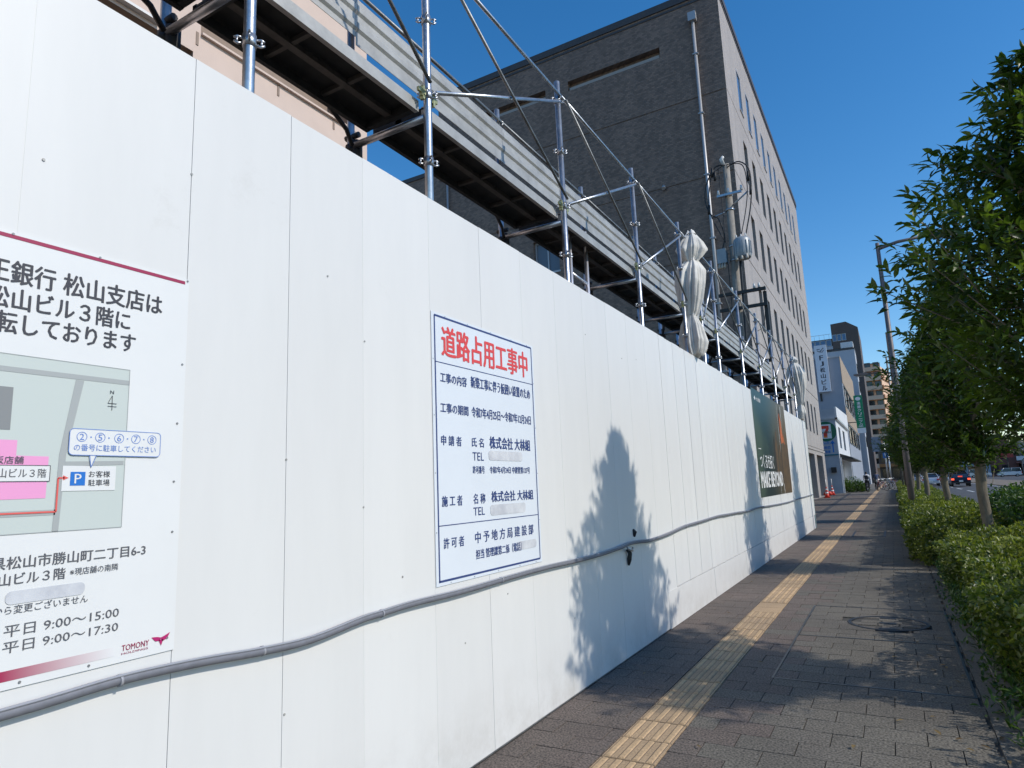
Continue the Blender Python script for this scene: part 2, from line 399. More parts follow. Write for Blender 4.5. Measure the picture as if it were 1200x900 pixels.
# access cover frame and round cover set into the paving
FRM = mat('cover_frame_steel', (0.12, 0.12, 0.12), .4, .8, .3, 20)
cov = thing('access_cover', 'large rectangular paved access cover with thin steel frame in the pavement beside the tactile strip', 'access cover', (-.3, 6.6, 0))
for nm, b_ in (('frame_bar', (-.915, -.900, 5.16, 8.16)), ('frame_bar', (.285, .300, 5.16, 8.16)), ('frame_bar', (-.900, .285, 5.16, 5.178)), ('frame_bar', (-.900, .285, 8.145, 8.16)), ('frame_bar', (-.900, .285, 6.62, 6.635))):
    MB().box(b_[0], b_[1], b_[2], b_[3], -.01, .0035).build(nm, FRM, cov)
man = thing('manhole_cover', 'round paved manhole cover with dark iron ring beside the hedge', 'manhole cover', (-.2, 7.38, 0))
IRON = mat('cast_iron', (0.045, 0.05, 0.06), .5, .6, .4, 20, .2, 90)
mb = MB(); N = 40
for k in range(N):
    a, b_ = 2 * math.pi * k / N, 2 * math.pi * (k + 1) / N
    def P(r, t, z): return (-.2 + r * math.cos(t), 7.38 + r * math.sin(t), z)
    mb.add([P(.345, a, -.01), P(.345, b_, -.01), P(.34, b_, .006), P(.34, a, .006), P(.312, b_, .006), P(.312, a, .006), P(.308, b_, -.01), P(.308, a, -.01)], [(0, 1, 2, 3), (3, 2, 4, 5), (5, 4, 6, 7)])
mb.build('ring_frame', IRON, man)
mb = MB(); mb.prism([(-.2 + .306 * math.cos(2 * math.pi * k / 36), 7.38 + .306 * math.sin(2 * math.pi * k / 36)) for k in range(36)], 'z', -.012, -.004)
mb.build('cover_plate', BED, man)
for r_ in range(4):
    for c_ in range(3):
        x0 = -.46 + c_ * .18 + (.0 if r_ % 2 else .03); y0 = 7.13 + r_ * .125
        if all(math.hypot(u + .2, v - 7.38) < .305 for u in (x0, x0 + .17) for v in (y0, y0 + .12)):
            mb = MB(); paver_geo(mb, x0, y0, .001, .17, .12); mb.build('inset_brick', PV_GREY, man)
for y0, y1 in ((7.60, 7.66), (7.35, 7.41), (7.10, 7.15)):
    MB().box(-.27, -.13, y0, y1, -.004, .005).build('lifting_slot', IRON, man)
sm_cov = thing('valve_cover', 'small rectangular iron cover far along the pavement right of the tactile strip', 'cover', (-.75, 18.6, 0))
for b_ in ((-1.0, -.965, 17.5, 19.2), (-.335, -.30, 17.5, 19.2), (-.965, -.335, 17.5, 17.56), (-.965, -.335, 19.14, 19.2)):
    MB().box(*b_, -.01, .005).build('frame_bar', IRON, sm_cov)
setting('drain_strip', MB().prism([(-2.42, 14.0), (-2.24, 14.0), (-3.15, 62), (-3.38, 62)], 'z', -.01, .006), mat('drain_dark', (0.05, 0.05, 0.052), .8, 0, .4, 3))
# planting bed soil, road kerb, markings
setting('planting_bed', MB().box(.57, 1.80, -2, 220, -.14, .015), mat('bed_soil', (0.075, 0.055, 0.035), .95, 0, .5, 7, .5, 25))
rk = MB(); 
setting('road_kerb', rk.box(1.803, 1.997, -20, 400, -.14, .05), kerbm)
WHITEP = mat('road_paint', (0.62, 0.62, 0.60), .7, 0, .25, 4)
mk = MB()
for i in range(26): mk.box(5.05, 5.2, 20 + i * 10, 25 + i * 10, -.129, -.122)
mk.box(2.5, 2.65, -20, 300, -.129, -.122); mk.box(8.6, 8.75, -20, 300, -.129, -.122)
for i in range(6): mk.box(2.9 + i * .95, 3.35 + i * .95, 38, 41, -.129, -.122)
setting('road_markings', mk, WHITEP)
setting('tram_reserve', MB().box(9.2, 14.6, -20, 400, -.129, -.07), mat('tram_paving_tan', (0.24, 0.19, 0.135), .85, 0, .25, .7, .1, 30))
rl = MB()
for x in (9.9, 10.97, 12.6, 13.67): rl.box(x, x + .07, -20, 400, -.069, -.062)
setting('tram_rails', rl, STEEL_D)

# ------------------------------------------------------------------ white hoarding
FX = -2.03
FTOP = 3.0
hoard = thing('construction_hoarding', 'long smooth white steel construction hoarding along the pavement', 'hoarding', (FX, 9, 0))
joints = [-1.74, -1.23, -.72, -.21, .30, .81, 1.32, 1.76, 2.19, 2.70, 3.21, 3.72, 4.23, 4.74]
while joints[-1] < 20.2: joints.append(joints[-1] + .51)
for i, (a, b_) in enumerate(zip(joints, joints[1:])):
    far = a > 6.4
    mb = MB(); n = 6 if far else 3
    us = [a + .0012 + (b_ - a - .0024) * k / n for k in range(n + 1)]
    off = [random.uniform(-.0015, .0025) if far else 0 for _ in us]
    if far: off[2] += .004; off[4] -= .003
    else: off = [0, random.uniform(-.0006, .0006), random.uniform(-.0006, .0006), 0]
    vs = []; zb = .36 if far else .012
    for u, o_ in zip(us, off): vs += [(FX + o_, u, zb), (FX + o_ * random.uniform(.4, 1.5), u, 1.5), (FX + o_, u, FTOP + (.0 if i % 2 else .002))]
    fs = []
    for k in range(n):
        for j in range(2): fs.append((k * 3 + j, (k + 1) * 3 + j, (k + 1) * 3 + j + 1, k * 3 + j + 1))
    mb.add(vs, fs, 0, False)
    # folded edges and back
    m0 = len(vs)
    bk = [(FX - .03, us[0], zb), (FX - .03, us[0], FTOP), (FX - .03, us[-1], zb), (FX - .03, us[-1], FTOP)]
    mb.add([vs[0], vs[2], vs[-3], vs[-1]] + bk, [(0, 1, 5, 4), (3, 2, 6, 7), (1, 3, 7, 5), (4, 5, 7, 6)])
    mb.build('panel', PANEL, hoard)
    dark = i in (5, 6, 9, 13) or far
    MB().box(FX - .02, FX - (.0035 if dark else .0008), b_ - .0012, b_ + .0012, zb, FTOP - .002).build('seam', SEAM if dark else PANEL, hoard)
yy = 6.46
while yy < 20.25:
    ye = min(yy + (1.91 if yy < 7 else 2.0), 20.32)
    MB().prism([(FX - .015, .004), (FX + .006, .004), (FX + .003, .352), (FX - .015, .356)], 'y', yy + .004, ye - .004).build('base_sheet', PANEL, hoard)
    yy = ye
MB().box(FX - .05, FX + .004, joints[-1] + .004, joints[-1] + .06, 0.0, 3.03).build('end_post', mat('pale_green_edge', (0.48, 0.60, 0.54), .4), hoard)
MB().box(FX - .035, FX - .002, -1.7, 6.46, .001, .011).build('base_rail', STEEL_D, hoard)
mb = MB()
for (yy, zz) in ((1.32, 2.55), (1.97, 2.35), (1.76, 1.55), (1.77, .62), (2.2, 2.1), (2.19, 1.35), (2.95, .62), (3.4, .8), (5.6, 2.55), (4.78, 2.62), (.86, 2.4), (2.45, 1.02), (6.0, 2.6), (2.84, 1.9), (4.3, .5)):
    mb.tube([(FX - .001, yy, zz), (FX + .003, yy, zz)], .0045, 8)
mb.build('rivets', STEEL_L, hoard)

# grey cable duct along the hoarding
cabm = mat('grey_conduit', (0.19, 0.195, 0.22), .6, 0, .2, 30)
cable_pts = [(-1.6, .90), (-.6, .885), (.3, .897), (.86, .891), (1.11, .899), (1.26, .897), (1.44, .887), (1.64, .870), (1.88, .861), (2.16, .884), (2.29, .887), (2.50, .893), (2.92, .888), (3.46, .893), (3.9, .894), (4.4, .884), (4.77, .882), (5.2, .894), (5.43, .907), (5.7, .900), (5.99, .887), (6.6, .905), (7.15, .934), (7.9, .945), (8.75, .956), (9.3, .948), (9.92, .941), (10.8, .925), (11.6, .94), (12.77, .922), (14.2, .905), (15.6, .900), (17.5, .92), (19.99, .927), (20.3, .928)]
def catmull(p, sub=4):
    out = []
    for i in range(len(p) - 1):
        p0, p1, p2, p3 = p[max(i - 1, 0)], p[i], p[i + 1], p[min(i + 2, len(p) - 1)]
        for k in range(sub):
            t = k / sub
            out.append(tuple(.5 * ((2 * b) + (-a + c) * t + (2 * a - 5 * b + 4 * c - d) * t * t + (-a + 3 * b - 3 * c + d) * t ** 3) for a, b, c, d in zip(p0, p1, p2, p3)))
    out.append(p[-1]); return out
cab = thing('cable_duct', 'grey flexible cable duct sagging along the white hoarding', 'cable', (FX, 9, .9))
pts = [(FX + .021 + .002 * math.sin(a * 5), a, b_) for a, b_ in catmull(cable_pts)]
MB().tube(pts, .0155, 10).build('duct', cabm, cab)
MB().tube([(x + .0105, a, z + .0135) for x, a, z in pts], .0045, 6).build('inner_wire', mat('pale_wire', (0.30, 0.31, 0.34), .5), cab)
mb = MB()
for yq in (1.15, 1.65, 2.28, 3.3, 7.2, 9.0, 12.0):
    zq = float(np.interp(yq, [p[0] for p in cable_pts], [p[1] for p in cable_pts]))
    mb.tube([(FX + .021, yq - .004, zq), (FX + .021, yq + .004, zq)], .018, 10)
mb.build('tie', mat('grey_tie', (0.34, 0.34, 0.36), .5), cab)
clip = thing('rope_hook', 'dark hook with hanging black strap where the cable crosses the shadow', 'hook', (FX, 5.4, .88))
MB().tube([(FX + .012, 5.38, .86), (FX + .03, 5.40, .83), (FX + .022, 5.395, .78), (FX + .012, 5.40, .73)], [.012, .018, .02, .009], 8).build('strap', BLACKR, clip)
MB().tube([(FX + .045, 5.30, .885), (FX + .05, 5.36, .86), (FX + .045, 5.42, .85), (FX + .03, 5.47, .87)], [.008, .012, .012, .006], 8).build('hook', STEEL, clip)
MB().tube([(FX + .004, 5.585, 1.015), (FX + .014, 5.595, .99), (FX + .004, 5.605, .95)], [.008, .02, .008], 8).build('keeper', BLACKR, clip)

# ------------------------------------------------------------------ printed boards on the hoarding
INK = mat('print_charcoal', (0.045, 0.045, 0.055), .55); NAVY = mat('print_navy', (0.035, 0.06, 0.19), .5); REDI = mat('print_red', (0.72, 0.07, 0.07), .5)
WINE = mat('print_wine', (0.33, 0.02, 0.075), .5); MAPG = mat('map_pale_green', (0.55, 0.60, 0.56), .55); MAPR = mat('map_road_grey', (0.38, 0.40, 0.39), .55)
PINK = mat('map_pink', (0.82, 0.34, 0.58), .55); BLUE = mat('print_blue', (0.01, 0.16, 0.55), .5); LBLUE = mat('print_soft_blue', (0.16, 0.27, 0.60), .5); GREYB = mat('map_block_grey', (0.24, 0.25, 0.25), .6)
REDL = mat('route_red', (0.75, 0.12, 0.10), .5); GREY_T = mat('print_grey', (0.11, 0.11, 0.12), .55)
SMUDGE = mat('smudged_number', (0.50, 0.51, 0.54), .6, 0, .35, 9, col2=(0.70, 0.71, 0.72))
L = lambda k: FX + .0045 + .0009 * k
s1 = thing('relocation_notice', 'white bank relocation notice with wine bands and parking map at the left', 'notice board', (FX, .8, 1.5))
MB().box(FX + .003, L(0), -.35, 1.325, .945, 2.158).build('board', SHEETW, s1)
flat(s1, 'top_band', [rect(-.35, 1.31, 2.139, 2.150)], L(1), WINE)
def fade_mat():
    m = bpy.data.materials.new('wine_fade_print'); m.use_nodes = True; nt = m.node_tree; b = nt.nodes['Principled BSDF']
    g = nt.nodes.new('ShaderNodeNewGeometry'); sx = nt.nodes.new('ShaderNodeSeparateXYZ'); nt.links.new(g.outputs['Position'], sx.inputs[0])
    mr = nt.nodes.new('ShaderNodeMapRange'); mr.inputs['From Min'].default_value = .85; mr.inputs['From Max'].default_value = 1.14; nt.links.new(sx.outputs['Y'], mr.inputs['Value'])
    mx = nt.nodes.new('ShaderNodeMixRGB'); mx.inputs[1].default_value = (.36, .01, .07, 1); mx.inputs[2].default_value = (.76, .755, .74, 1); nt.links.new(mr.outputs[0], mx.inputs[0])
    nt.links.new(mx.outputs[0], b.inputs['Base Color']); b.inputs['Roughness'].default_value = .5; return m
flat(s1, 'bottom_band', [rect(-.35, 1.14, .966, .992)], L(1), fade_mat())
T = lambda body, u0, u1, z0, z1, m=INK, bold=.03, **k: text(s1, body, (u0, u1, z0, z1), L(2), m, bold=bold, **k)
T('香川大正銀行', .575, .913, 2.012, 2.078, bold=.04); T('松山支店は', .935, 1.232, 2.012, 2.078, bold=.04)
T('松山ビル３階に', .752, 1.131, 1.940, 2.000, bold=.04); T('移転しております', .722, 1.151, 1.872, 1.932, bold=.04)
flat(s1, 'map', [rect(-.1, 1.139, 1.336, 1.816)], L(1), MAPG)
flat(s1, 'map_edge', stroke([(-.1, 1.816), (1.139, 1.816), (1.139, 1.336), (-.1, 1.336)], .002), L(2), MAPR)
flat(s1, 'map_road', [[(-.1, 1.765), (1.139, 1.768), (1.139, 1.782), (-.1, 1.780)], [(.985, 1.766), (1.008, 1.766), (.973, 1.55), (.966, 1.336), (.950, 1.336), (.955, 1.55)], [(.972, 1.515), (1.135, 1.522), (1.135, 1.534), (.972, 1.529)], [(-.1, 1.378), (.955, 1.381), (.955, 1.396), (-.1, 1.394)]], L(2), MAPR)
flat(s1, 'map_block', [rect(.55, .831, 1.611, 1.726)], L(2), GREYB)
flat(s1, 'map_pink_block', [[(.6, 1.424), (.928, 1.428), (.929, 1.542), (.850, 1.543), (.850, 1.584), (.6, 1.585)]], L(2), PINK)
flat(s1, 'map_label', [rect(.62, .934, 1.474, 1.517)], L(3), SHEETW); flat(s1, 'label_edge', stroke([(.62, 1.517), (.934, 1.517), (.934, 1.474), (.62, 1.474)], .0018), L(4), GREY_T)
text(s1, '山ビル３階', (.812, .925, 1.484, 1.508), L(4), GREY_T, bold=.01); text(s1, '仮店舗', (.800, .868, 1.521, 1.541), L(4), GREY_T, bold=.01)
flat(s1, 'route', stroke([(.4, 1.390), (.956, 1.390), (.956, 1.483), (.972, 1.483)], .0045) + [[(.968, 1.490), (.968, 1.476), (.983, 1.483)]], L(4), REDL)
flat(s1, 'parking_field', [rect(.966, 1.113, 1.446, 1.517)], L(3), SHEETW)
flat(s1, 'parking_square', [rect(.987, 1.027, 1.461, 1.500)], L(4), BLUE); text(s1, 'P', (.998, 1.016, 1.467, 1.494), L(5), SHEETW, bold=.02)
text(s1, 'お客様', (1.036, 1.096, 1.484, 1.503), L(4), INK, bold=.01); text(s1, '駐車場', (1.036, 1.096, 1.459, 1.478), L(4), INK, bold=.01)
def rrect(u0, u1, z0, z1, r=.012):
    out = []
    for cx_, cz_, a0 in ((u1 - r, z1 - r, 0), (u0 + r, z1 - r, 90), (u0 + r, z0 + r, 180), (u1 - r, z0 + r, 270)):
        for k in range(5): out.append((cx_ + r * math.cos(R(a0 + k * 22.5)), cz_ + r * math.sin(R(a0 + k * 22.5))))
    return out
bub = rrect(.977, 1.246, 1.548, 1.624)
flat(s1, 'bubble', [bub, [(1.036, 1.549), (1.052, 1.549), (1.040, 1.515)]], L(5), SHEETW)
flat(s1, 'bubble_edge', stroke(bub + [bub[0]], .002) + stroke([(1.034, 1.549), (1.040, 1.513), (1.054, 1.549)], .002), L(6), LBLUE)
for k, d in enumerate('25678'):
    u = 1.010 + k * .051 + (.004 if k > 1 else 0)
    flat(s1, 'number_ring', ring(u, 1.601, .0145, .0018, 20, 1.0), L(6), LBLUE); text(s1, d, (u - .006, u + .006, 1.592, 1.610), L(6), LBLUE, bold=.02)
    if k < 4: flat(s1, 'dot', [rect(u + .023, u + .027, 1.599, 1.603)], L(6), LBLUE)
text(s1, 'の番号に駐車してください', (.990, 1.232, 1.560, 1.580), L(6), LBLUE, bold=.008)
text(s1, 'N', (1.083, 1.094, 1.735, 1.746), L(3), INK)
flat(s1, 'compass', stroke([(1.091, 1.685), (1.090, 1.730), (1.078, 1.706), (1.104, 1.706)], .0016) + stroke([(1.078, 1.697), (1.104, 1.697)], .0016), L(3), INK)
T('愛媛県松山市勝山町二丁目6-3', .742, 1.217, 1.246, 1.279, GREY_T); T('松山ビル３階', .80, .992, 1.205, 1.236, GREY_T); T('※現店舗の南隣', 1.004, 1.136, 1.211, 1.231, GREY_T, .004)
flat(s1, 'smudge', [rrect(.852, 1.046, 1.156, 1.190, .014)], L(2), SMUDGE)
T('※電話番号から変更ございません', .72, 1.056, 1.132, 1.154, GREY_T, .004)
T('平日 9:00～15:00', .855, 1.146, 1.075, 1.104, GREY_T, .004); T('平日 9:00～17:30', .855, 1.146, 1.035, 1.063, GREY_T, .004)
T('TOMONY', 1.160, 1.242, .975, .992, WINE, .004); T('HOLDINGS', 1.160, 1.240, .965, .971, WINE, .0)
flat(s1, 'winged_emblem', [[(1.249, .996), (1.262, .982), (1.277, .981), (1.280, .990), (1.268, .994)], [(1.309, 1.001), (1.300, .984), (1.284, .978), (1.279, .990), (1.292, .994)], [(1.272, .984), (1.288, .984), (1.281, .966)]], L(2), mat('emblem_magenta', (.45, .015, .14), .5))
mb = MB()
for (a, b_) in ((1.319, 2.153), (1.03, 2.152), (.80, 2.152), (1.312, 1.86), (1.303, 1.66), (1.300, 1.47), (1.302, 1.31), (1.30, .985), (1.07, .957), (.9, .957)): mb.tube([(L(0), a, b_), (L(0) + .0025, a, b_)], .0035, 8)
mb.build('board_screws', SCREW, s1)

s2 = thing('road_occupancy_notice', 'white road occupation notice with red heading and navy border mid hoarding', 'notice board', (FX, 3.27, 1.65))
MB().box(FX + .003, L(0), 2.705, 3.845, .935, 2.360).build('board', SHEETB, s2)
flat(s2, 'border', stroke([(2.733, .957), (2.733, 2.342), (3.818, 2.342), (3.818, .957), (2.727, .957)], .011) + stroke([(2.733, 2.088), (3.818, 2.092)], .005) + stroke([(2.733, 1.231), (3.818, 1.234)], .005), L(1), NAVY)
T2 = lambda body, u0, u1, z0, z1, m=NAVY, bold=.05: text(s2, body, (u0, u1, z0, z1), L(2), m, bold=bold)
T2('道路占用工事中', 2.795, 3.755, 2.125, 2.296, REDI, .055)
T2('工事の内容', 2.775, 3.025, 1.981, 2.036); T2('新築工事に伴う仮囲い設置のため', 3.068, 3.775, 1.985, 2.052)
T2('工事の期間', 2.770, 3.034, 1.818, 1.872); T2('令和7年4月25日～令和7年12月24日', 3.068, 3.770, 1.815, 1.876)
T2('申 請 者', 2.771, 2.958, 1.645, 1.698); T2('氏 名', 3.060, 3.184, 1.647, 1.700); T2('株式会社 大林組', 3.250, 3.745, 1.643, 1.715, bold=.07)
T2('TEL', 3.064, 3.180, 1.571, 1.617, bold=.01); T2('許可番号', 3.062, 3.184, 1.498, 1.540, bold=.05); T2('令和7年4月24日 中建管第127号', 3.240, 3.728, 1.498, 1.540, bold=.05)
T2('施 工 者', 2.766, 2.951, 1.327, 1.382); T2('名 称', 3.060, 3.183, 1.330, 1.386); T2('株式会社 大林組', 3.249, 3.758, 1.333, 1.395, bold=.07)
T2('TEL', 3.057, 3.172, 1.267, 1.311, bold=.01)
T2('許 可 者', 2.773, 2.957, 1.114, 1.168); T2('中 予 地 方 局 建 設 部', 3.066, 3.740, 1.116, 1.178); T2('担当 管理課第二係（電話）', 3.069, 3.58, 1.030, 1.082, bold=.05)
for q in (rrect(3.235, 3.635, 1.575, 1.632, .02), rrect(3.234, 3.65, 1.258, 1.318, .02), rrect(3.53, 3.776, 1.034, 1.085, .02)): flat(s2, 'smudge', [q], L(2), SMUDGE)
mb = MB()
for a in (2.83, 3.05, 3.3, 3.55, 3.76): mb.tube([(L(0), a, .943), (L(0) + .002, a, .943)], .003, 6); mb.tube([(L(0), a, 2.352), (L(0) + .002, a, 2.352)], .003, 6)
for b_ in (1.2, 1.5, 1.8, 2.1): mb.tube([(L(0), 2.715, b_), (L(0) + .002, 2.715, b_)], .003, 6); mb.tube([(L(0), 3.834, b_), (L(0) + .002, 3.834, b_)], .003, 6)
mb.build('board_screws', STEEL, s2)

# dark green banner
def banner_mat():
    m = bpy.data.materials.new('banner_print'); m.use_nodes = True; nt = m.node_tree; b = nt.nodes['Principled BSDF']
    g = nt.nodes.new('ShaderNodeNewGeometry'); sx = nt.nodes.new('ShaderNodeSeparateXYZ'); nt.links.new(g.outputs['Position'], sx.inputs[0])
    def mr(src, a, c):
        n = nt.nodes.new('ShaderNodeMapRange'); n.interpolation_type = 'SMOOTHSTEP'; n.inputs['From Min'].default_value = a; n.inputs['From Max'].default_value = c; nt.links.new(src, n.inputs['Value']); return n.outputs[0]
    def mix(f, a, c):
        n = nt.nodes.new('ShaderNodeMixRGB'); nt.links.new(f, n.inputs[0])
        for s, v in ((1, a), (2, c)):
            if isinstance(v, tuple): n.inputs[s].default_value = (*v, 1)
            else: nt.links.new(v, n.inputs[s])
        return n.outputs[0]
    nz = nt.nodes.new('ShaderNodeTexNoise'); nz.inputs['Scale'].default_value = .7; nz.inputs['Detail'].default_value = 1; nt.links.new(g.outputs['Position'], nz.inputs['Vector'])
    c1 = mix(mr(sx.outputs['Z'], 1.2, 3.0), (.006, .017, .019), (.010, .040, .048))
    c2 = mix(mr(nz.outputs['Fac'], .48, .72), c1, (.055, .085, .06))
    c3 = mix(mr(sx.outputs['Y'], 13.2, 16.2), c2, (.11, .07, .03))
    nt.links.new(c3, b.inputs['Base Color']); b.inputs['Roughness'].default_value = .4; return m
s3 = thing('slogan_banner', 'dark green slogan banner with brown pillars near the far end of the hoarding', 'banner', (FX, 14, 2))
B0, B1 = 12.14, 16.25
MB().box(FX + .005, L(1), B0, B1, 1.09, 3.052).build('sheet', banner_mat(), s3)
BRN = mat('banner_brown', (.13, .072, .025), .5, 0, .5, 6, col2=(.05, .03, .015)); ORG = mat('banner_orange', (.55, .12, .03), .5, 0, .5, 5, col2=(.25, .1, .03)); DKB = mat('banner_dark', (.03, .022, .015), .5)
flat(s3, 'pillar', [[(15.1, 1.09), (16.25, 1.09), (16.25, 2.15), (15.75, 2.2), (15.45, 2.12), (15.2, 2.0)], [(14.35, 1.45), (14.62, 1.42), (14.7, 2.45), (14.5, 2.35), (14.3, 1.9)], [(14.7, 1.3), (15.02, 1.3), (15.1, 2.12), (14.85, 2.1)]], L(2), BRN)
flat(s3, 'pillar_top', [[(15.25, 2.15), (15.6, 2.2), (15.55, 2.62), (15.35, 2.85), (15.2, 2.72)], [(15.6, 2.2), (15.85, 2.15), (15.65, 2.42)]], L(3), ORG)
flat(s3, 'pillar_shade', [[(14.2, 1.5), (14.36, 1.5), (14.32, 2.3), (14.2, 2.2)], [(15.02, 1.3), (15.12, 1.3), (15.3, 2.9), (15.18, 2.7)], [(15.33, 2.84), (15.5, 2.65), (15.42, 2.98)]], L(3), DKB)
text(s3, 'つくるを拓く', (12.40, 13.95, 1.60, 1.87), L(3), SHEETW, bold=.03); text(s3, 'MAKE BEYOND', (12.32, 14.95, 1.25, 1.54), L(3), SHEETW, bold=.12)
text(s3, '大林組', (12.62, 13.05, 2.84, 2.92), L(3), SHEETW, bold=.03); flat(s3, 'logo_mark', [[(12.38, 2.88), (12.46, 2.84), (12.54, 2.88), (12.46, 2.93)]], L(3), SHEETW)
flat(s3, 'caption', [rect(12.35, 12.6, 1.95, 1.965)], L(3), SHEETW)

# ------------------------------------------------------------------ scaffolding behind the hoarding
XF, XR = -2.105, -2.71
PY = [-.23, 1.60, 2.82, 4.66, 6.50, 8.28, 9.20, 10.12, 12.06, 13.98, 15.85, 17.7, 19.5]
scaf = thing('scaffolding', 'galvanised steel scaffolding walkway rising behind the white hoarding', 'scaffolding', (-2.4, 9, 0))
def clamp_mesh():
    mb = MB(); mb.tube([(0, 0, -.028), (0, 0, .028)], .0285, 10)
    for k in range(4):
        a = math.pi / 4 + k * math.pi / 2; c, s = math.cos(a), math.sin(a)
        mb.tube([(c * .028, s * .028, .012), (c * .046, s * .046, .016), (c * .060, s * .060, .008)], .0055, 5)
        mb.tube([(c * .028, s * .028, -.012), (c * .046, s * .046, -.016), (c * .060, s * .060, -.008)], .0055, 5)
        mb.tube([(c * .048, s * .048, .016), (c * .048, s * .048, -.016)], .005, 5)
    return mb.mesh('clamp', ZINC_Y if False else STEEL)
cl = clamp_mesh()
def wedge_mesh():
    mb = MB(); mb.box(-.010, .010, .028, .065, -.03, .022); mb.box(-.013, .013, .040, .056, -.05, .036); mb.box(-.008, .008, .05, .09, -.012, .012)
    return mb.mesh('wedge_head', ZINC_Y)
wg = wedge_mesh()
for i, py in enumerate(PY):
    tall = py < 3
    top = 7.2 if tall else 4.83
    p = MB().tube([(0, 0, .05), (0, 0, top)], .0243, 14).build('pole', STEEL, scaf, (XF + 2.4, py - 9, 0))
    for z in ((3.28, 3.70, 4.19, 4.66, 5.6, 6.5) if tall else (3.28, 3.70, 4.19, 4.66)):
        o = link('clamp', cl, p, (0, 0, z)); o.rotation_euler.z = R(random.uniform(-10, 10))
    if py > -.1:
        o = link('wedge_head', wg, p, (0, 0, 3.70)); o = link('wedge_head', wg, p, (0, 0, 3.70)); o.rotation_euler.z = R(180)
    MB().tube([(0, 0, .82), (0, 0, .90)], .0255, 12)
    q = MB().tube([(0, 0, .05), (0, 0, 4.78)], .0243, 12).build('pole', STEEL, scaf, (XR + 2.4, py - 9, 0))
    for z in (3.36, 4.66): link('clamp', cl, q, (0, 0, z))
    MB().tube([(XF - .02, py, 3.615 - .05), (XR + .02, py, 3.615 - .05)], .0215, 10).build('transom', STEEL, scaf)
    mb = MB(); mb.tube([(XR + .04, py - .03, 3.55), (XR + .08, py - .12, 3.60), (XR + .16, py - .34, 3.61)], .014, 6); mb.tube([(XR + .03, py + .02, 3.42), (XR + .03, py + .02, 3.60)], .036, 8); mb.tube([(XR - .04, py, 3.63), (XR + .07, py, 3.63)], .018, 8)
    mb.tube([(XR, py, 3.52), (XR, py, 3.57)], .034, 10); mb.tube([(XR - .02, py - .03, 3.50), (XR - .03, py - .12, 3.49), (XR - .02, py - .12, 3.44)], .010, 6)
    mb.build('bracket', BLACKR, scaf)
def brace(name, a, b_, r=.0136, m=STEEL): return MB().tube([a, b_], r, 8).build(name, m, scaf)
HOLED = mat('perforated_deck', (0.05, 0.045, 0.04), .7, .3, .5, 9)
for i in range(len(PY) - 1):
    a, b_ = PY[i], PY[i + 1]
    brace('top_rail', (XF + .032, a, 4.685), (XF + .032, b_, 4.685)); brace('rear_rail', (XR + .032, a, 4.66), (XR + .032, b_, 4.66), .014, STEEL_D)
    if b_ - a > 1.0:
        if i >= 1: brace('brace', (XF + .036, a + .03, 3.72), (XF + .036, b_ - .03, 4.62))
        brace('brace', (XF + .062, a + .03, 4.66), (XF + .062, b_ - .05, 3.73), .0115, STEEL_D)
        if i <= 1: brace('brace', (XF + .062, a + .03, 6.4), (XF + .062, b_, 4.7), .0115, STEEL_D)
    else: brace('brace', (XF + .036, a + .03, 3.74), (XF + .036, b_ - .03, 4.62))
    # deck: thin plate, two side channels, ribs below
    dk = empty('deck', (0, 0, 0)); dk.parent = scaf; dk.location = (0, 0, 0)
    dk.location = (.0, (a + b_) / 2 - 9, 3.62)
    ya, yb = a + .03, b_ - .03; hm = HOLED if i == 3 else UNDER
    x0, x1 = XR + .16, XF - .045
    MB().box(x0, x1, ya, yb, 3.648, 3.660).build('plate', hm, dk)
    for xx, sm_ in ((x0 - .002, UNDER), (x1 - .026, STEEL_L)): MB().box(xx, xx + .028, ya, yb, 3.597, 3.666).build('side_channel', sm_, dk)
    mb = MB(); mb.box((x0 + x1) / 2 - .022, (x0 + x1) / 2 + .022, ya, yb, 3.618, 3.647)
    nr = max(1, round((yb - ya) / .6) - 0)
    for k in range(1, nr + 1):
        yk = ya + (yb - ya) * k / (nr + 1); mb.box(x0 + .028, (x0 + x1) / 2 - .024, yk - .012, yk + .012, 3.622, 3.647); mb.box((x0 + x1) / 2 + .024, x1 - .028, yk - .012, yk + .012, 3.622, 3.647)
    mb.build('rib', mat('deck_rib', (0.10, 0.095, 0.085), .6, .4, .4, 12), dk)
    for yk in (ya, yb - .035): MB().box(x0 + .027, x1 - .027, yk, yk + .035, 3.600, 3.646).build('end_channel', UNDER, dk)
    # ribbed guard board standing at the rear
    zz = [4.305 - (.055 if i >= 2 else 0), 4.345, 4.365, 4.405, 4.425, 4.47, 4.49, 4.53, 4.55, 4.585]; xo = [0, 0, .015, .015, 0, 0, .015, .015, 0, 0]
    vs = []; fs = []
    for z, o_ in zip(zz, xo): vs += [(XR + .055 + o_, a - .01, z), (XR + .055 + o_, b_ - .014, z)]
    for k in range(len(zz) - 1): fs.append((2 * k, 2 * k + 1, 2 * k + 3, 2 * k + 2))
    vs2 = [(x - .004, y, z) for x, y, z in vs]; n = len(vs)
    mb = MB().add(vs + vs2, fs + [tuple(n + j for j in reversed(f)) for f in fs] + [(0, n, n + 1, 1), (n - 2, n - 1, 2 * n - 1, 2 * n - 2)])
    mb.build('guard_board', STEEL_L, scaf)
fr = MB(); 
for yq in (5.50,): fr.tube([(-2.28, yq, 1.2), (-2.28, yq, 3.80)], .02, 6)
for zq in (3.29, 3.72, 2.8): fr.tube([(-2.28, 5.14, zq), (-2.28, 5.49, zq - .01)], .016, 6)
fr.tube([(-2.28, 5.13, 1.2), (-2.28, 5.13, 3.78)], .02, 6)
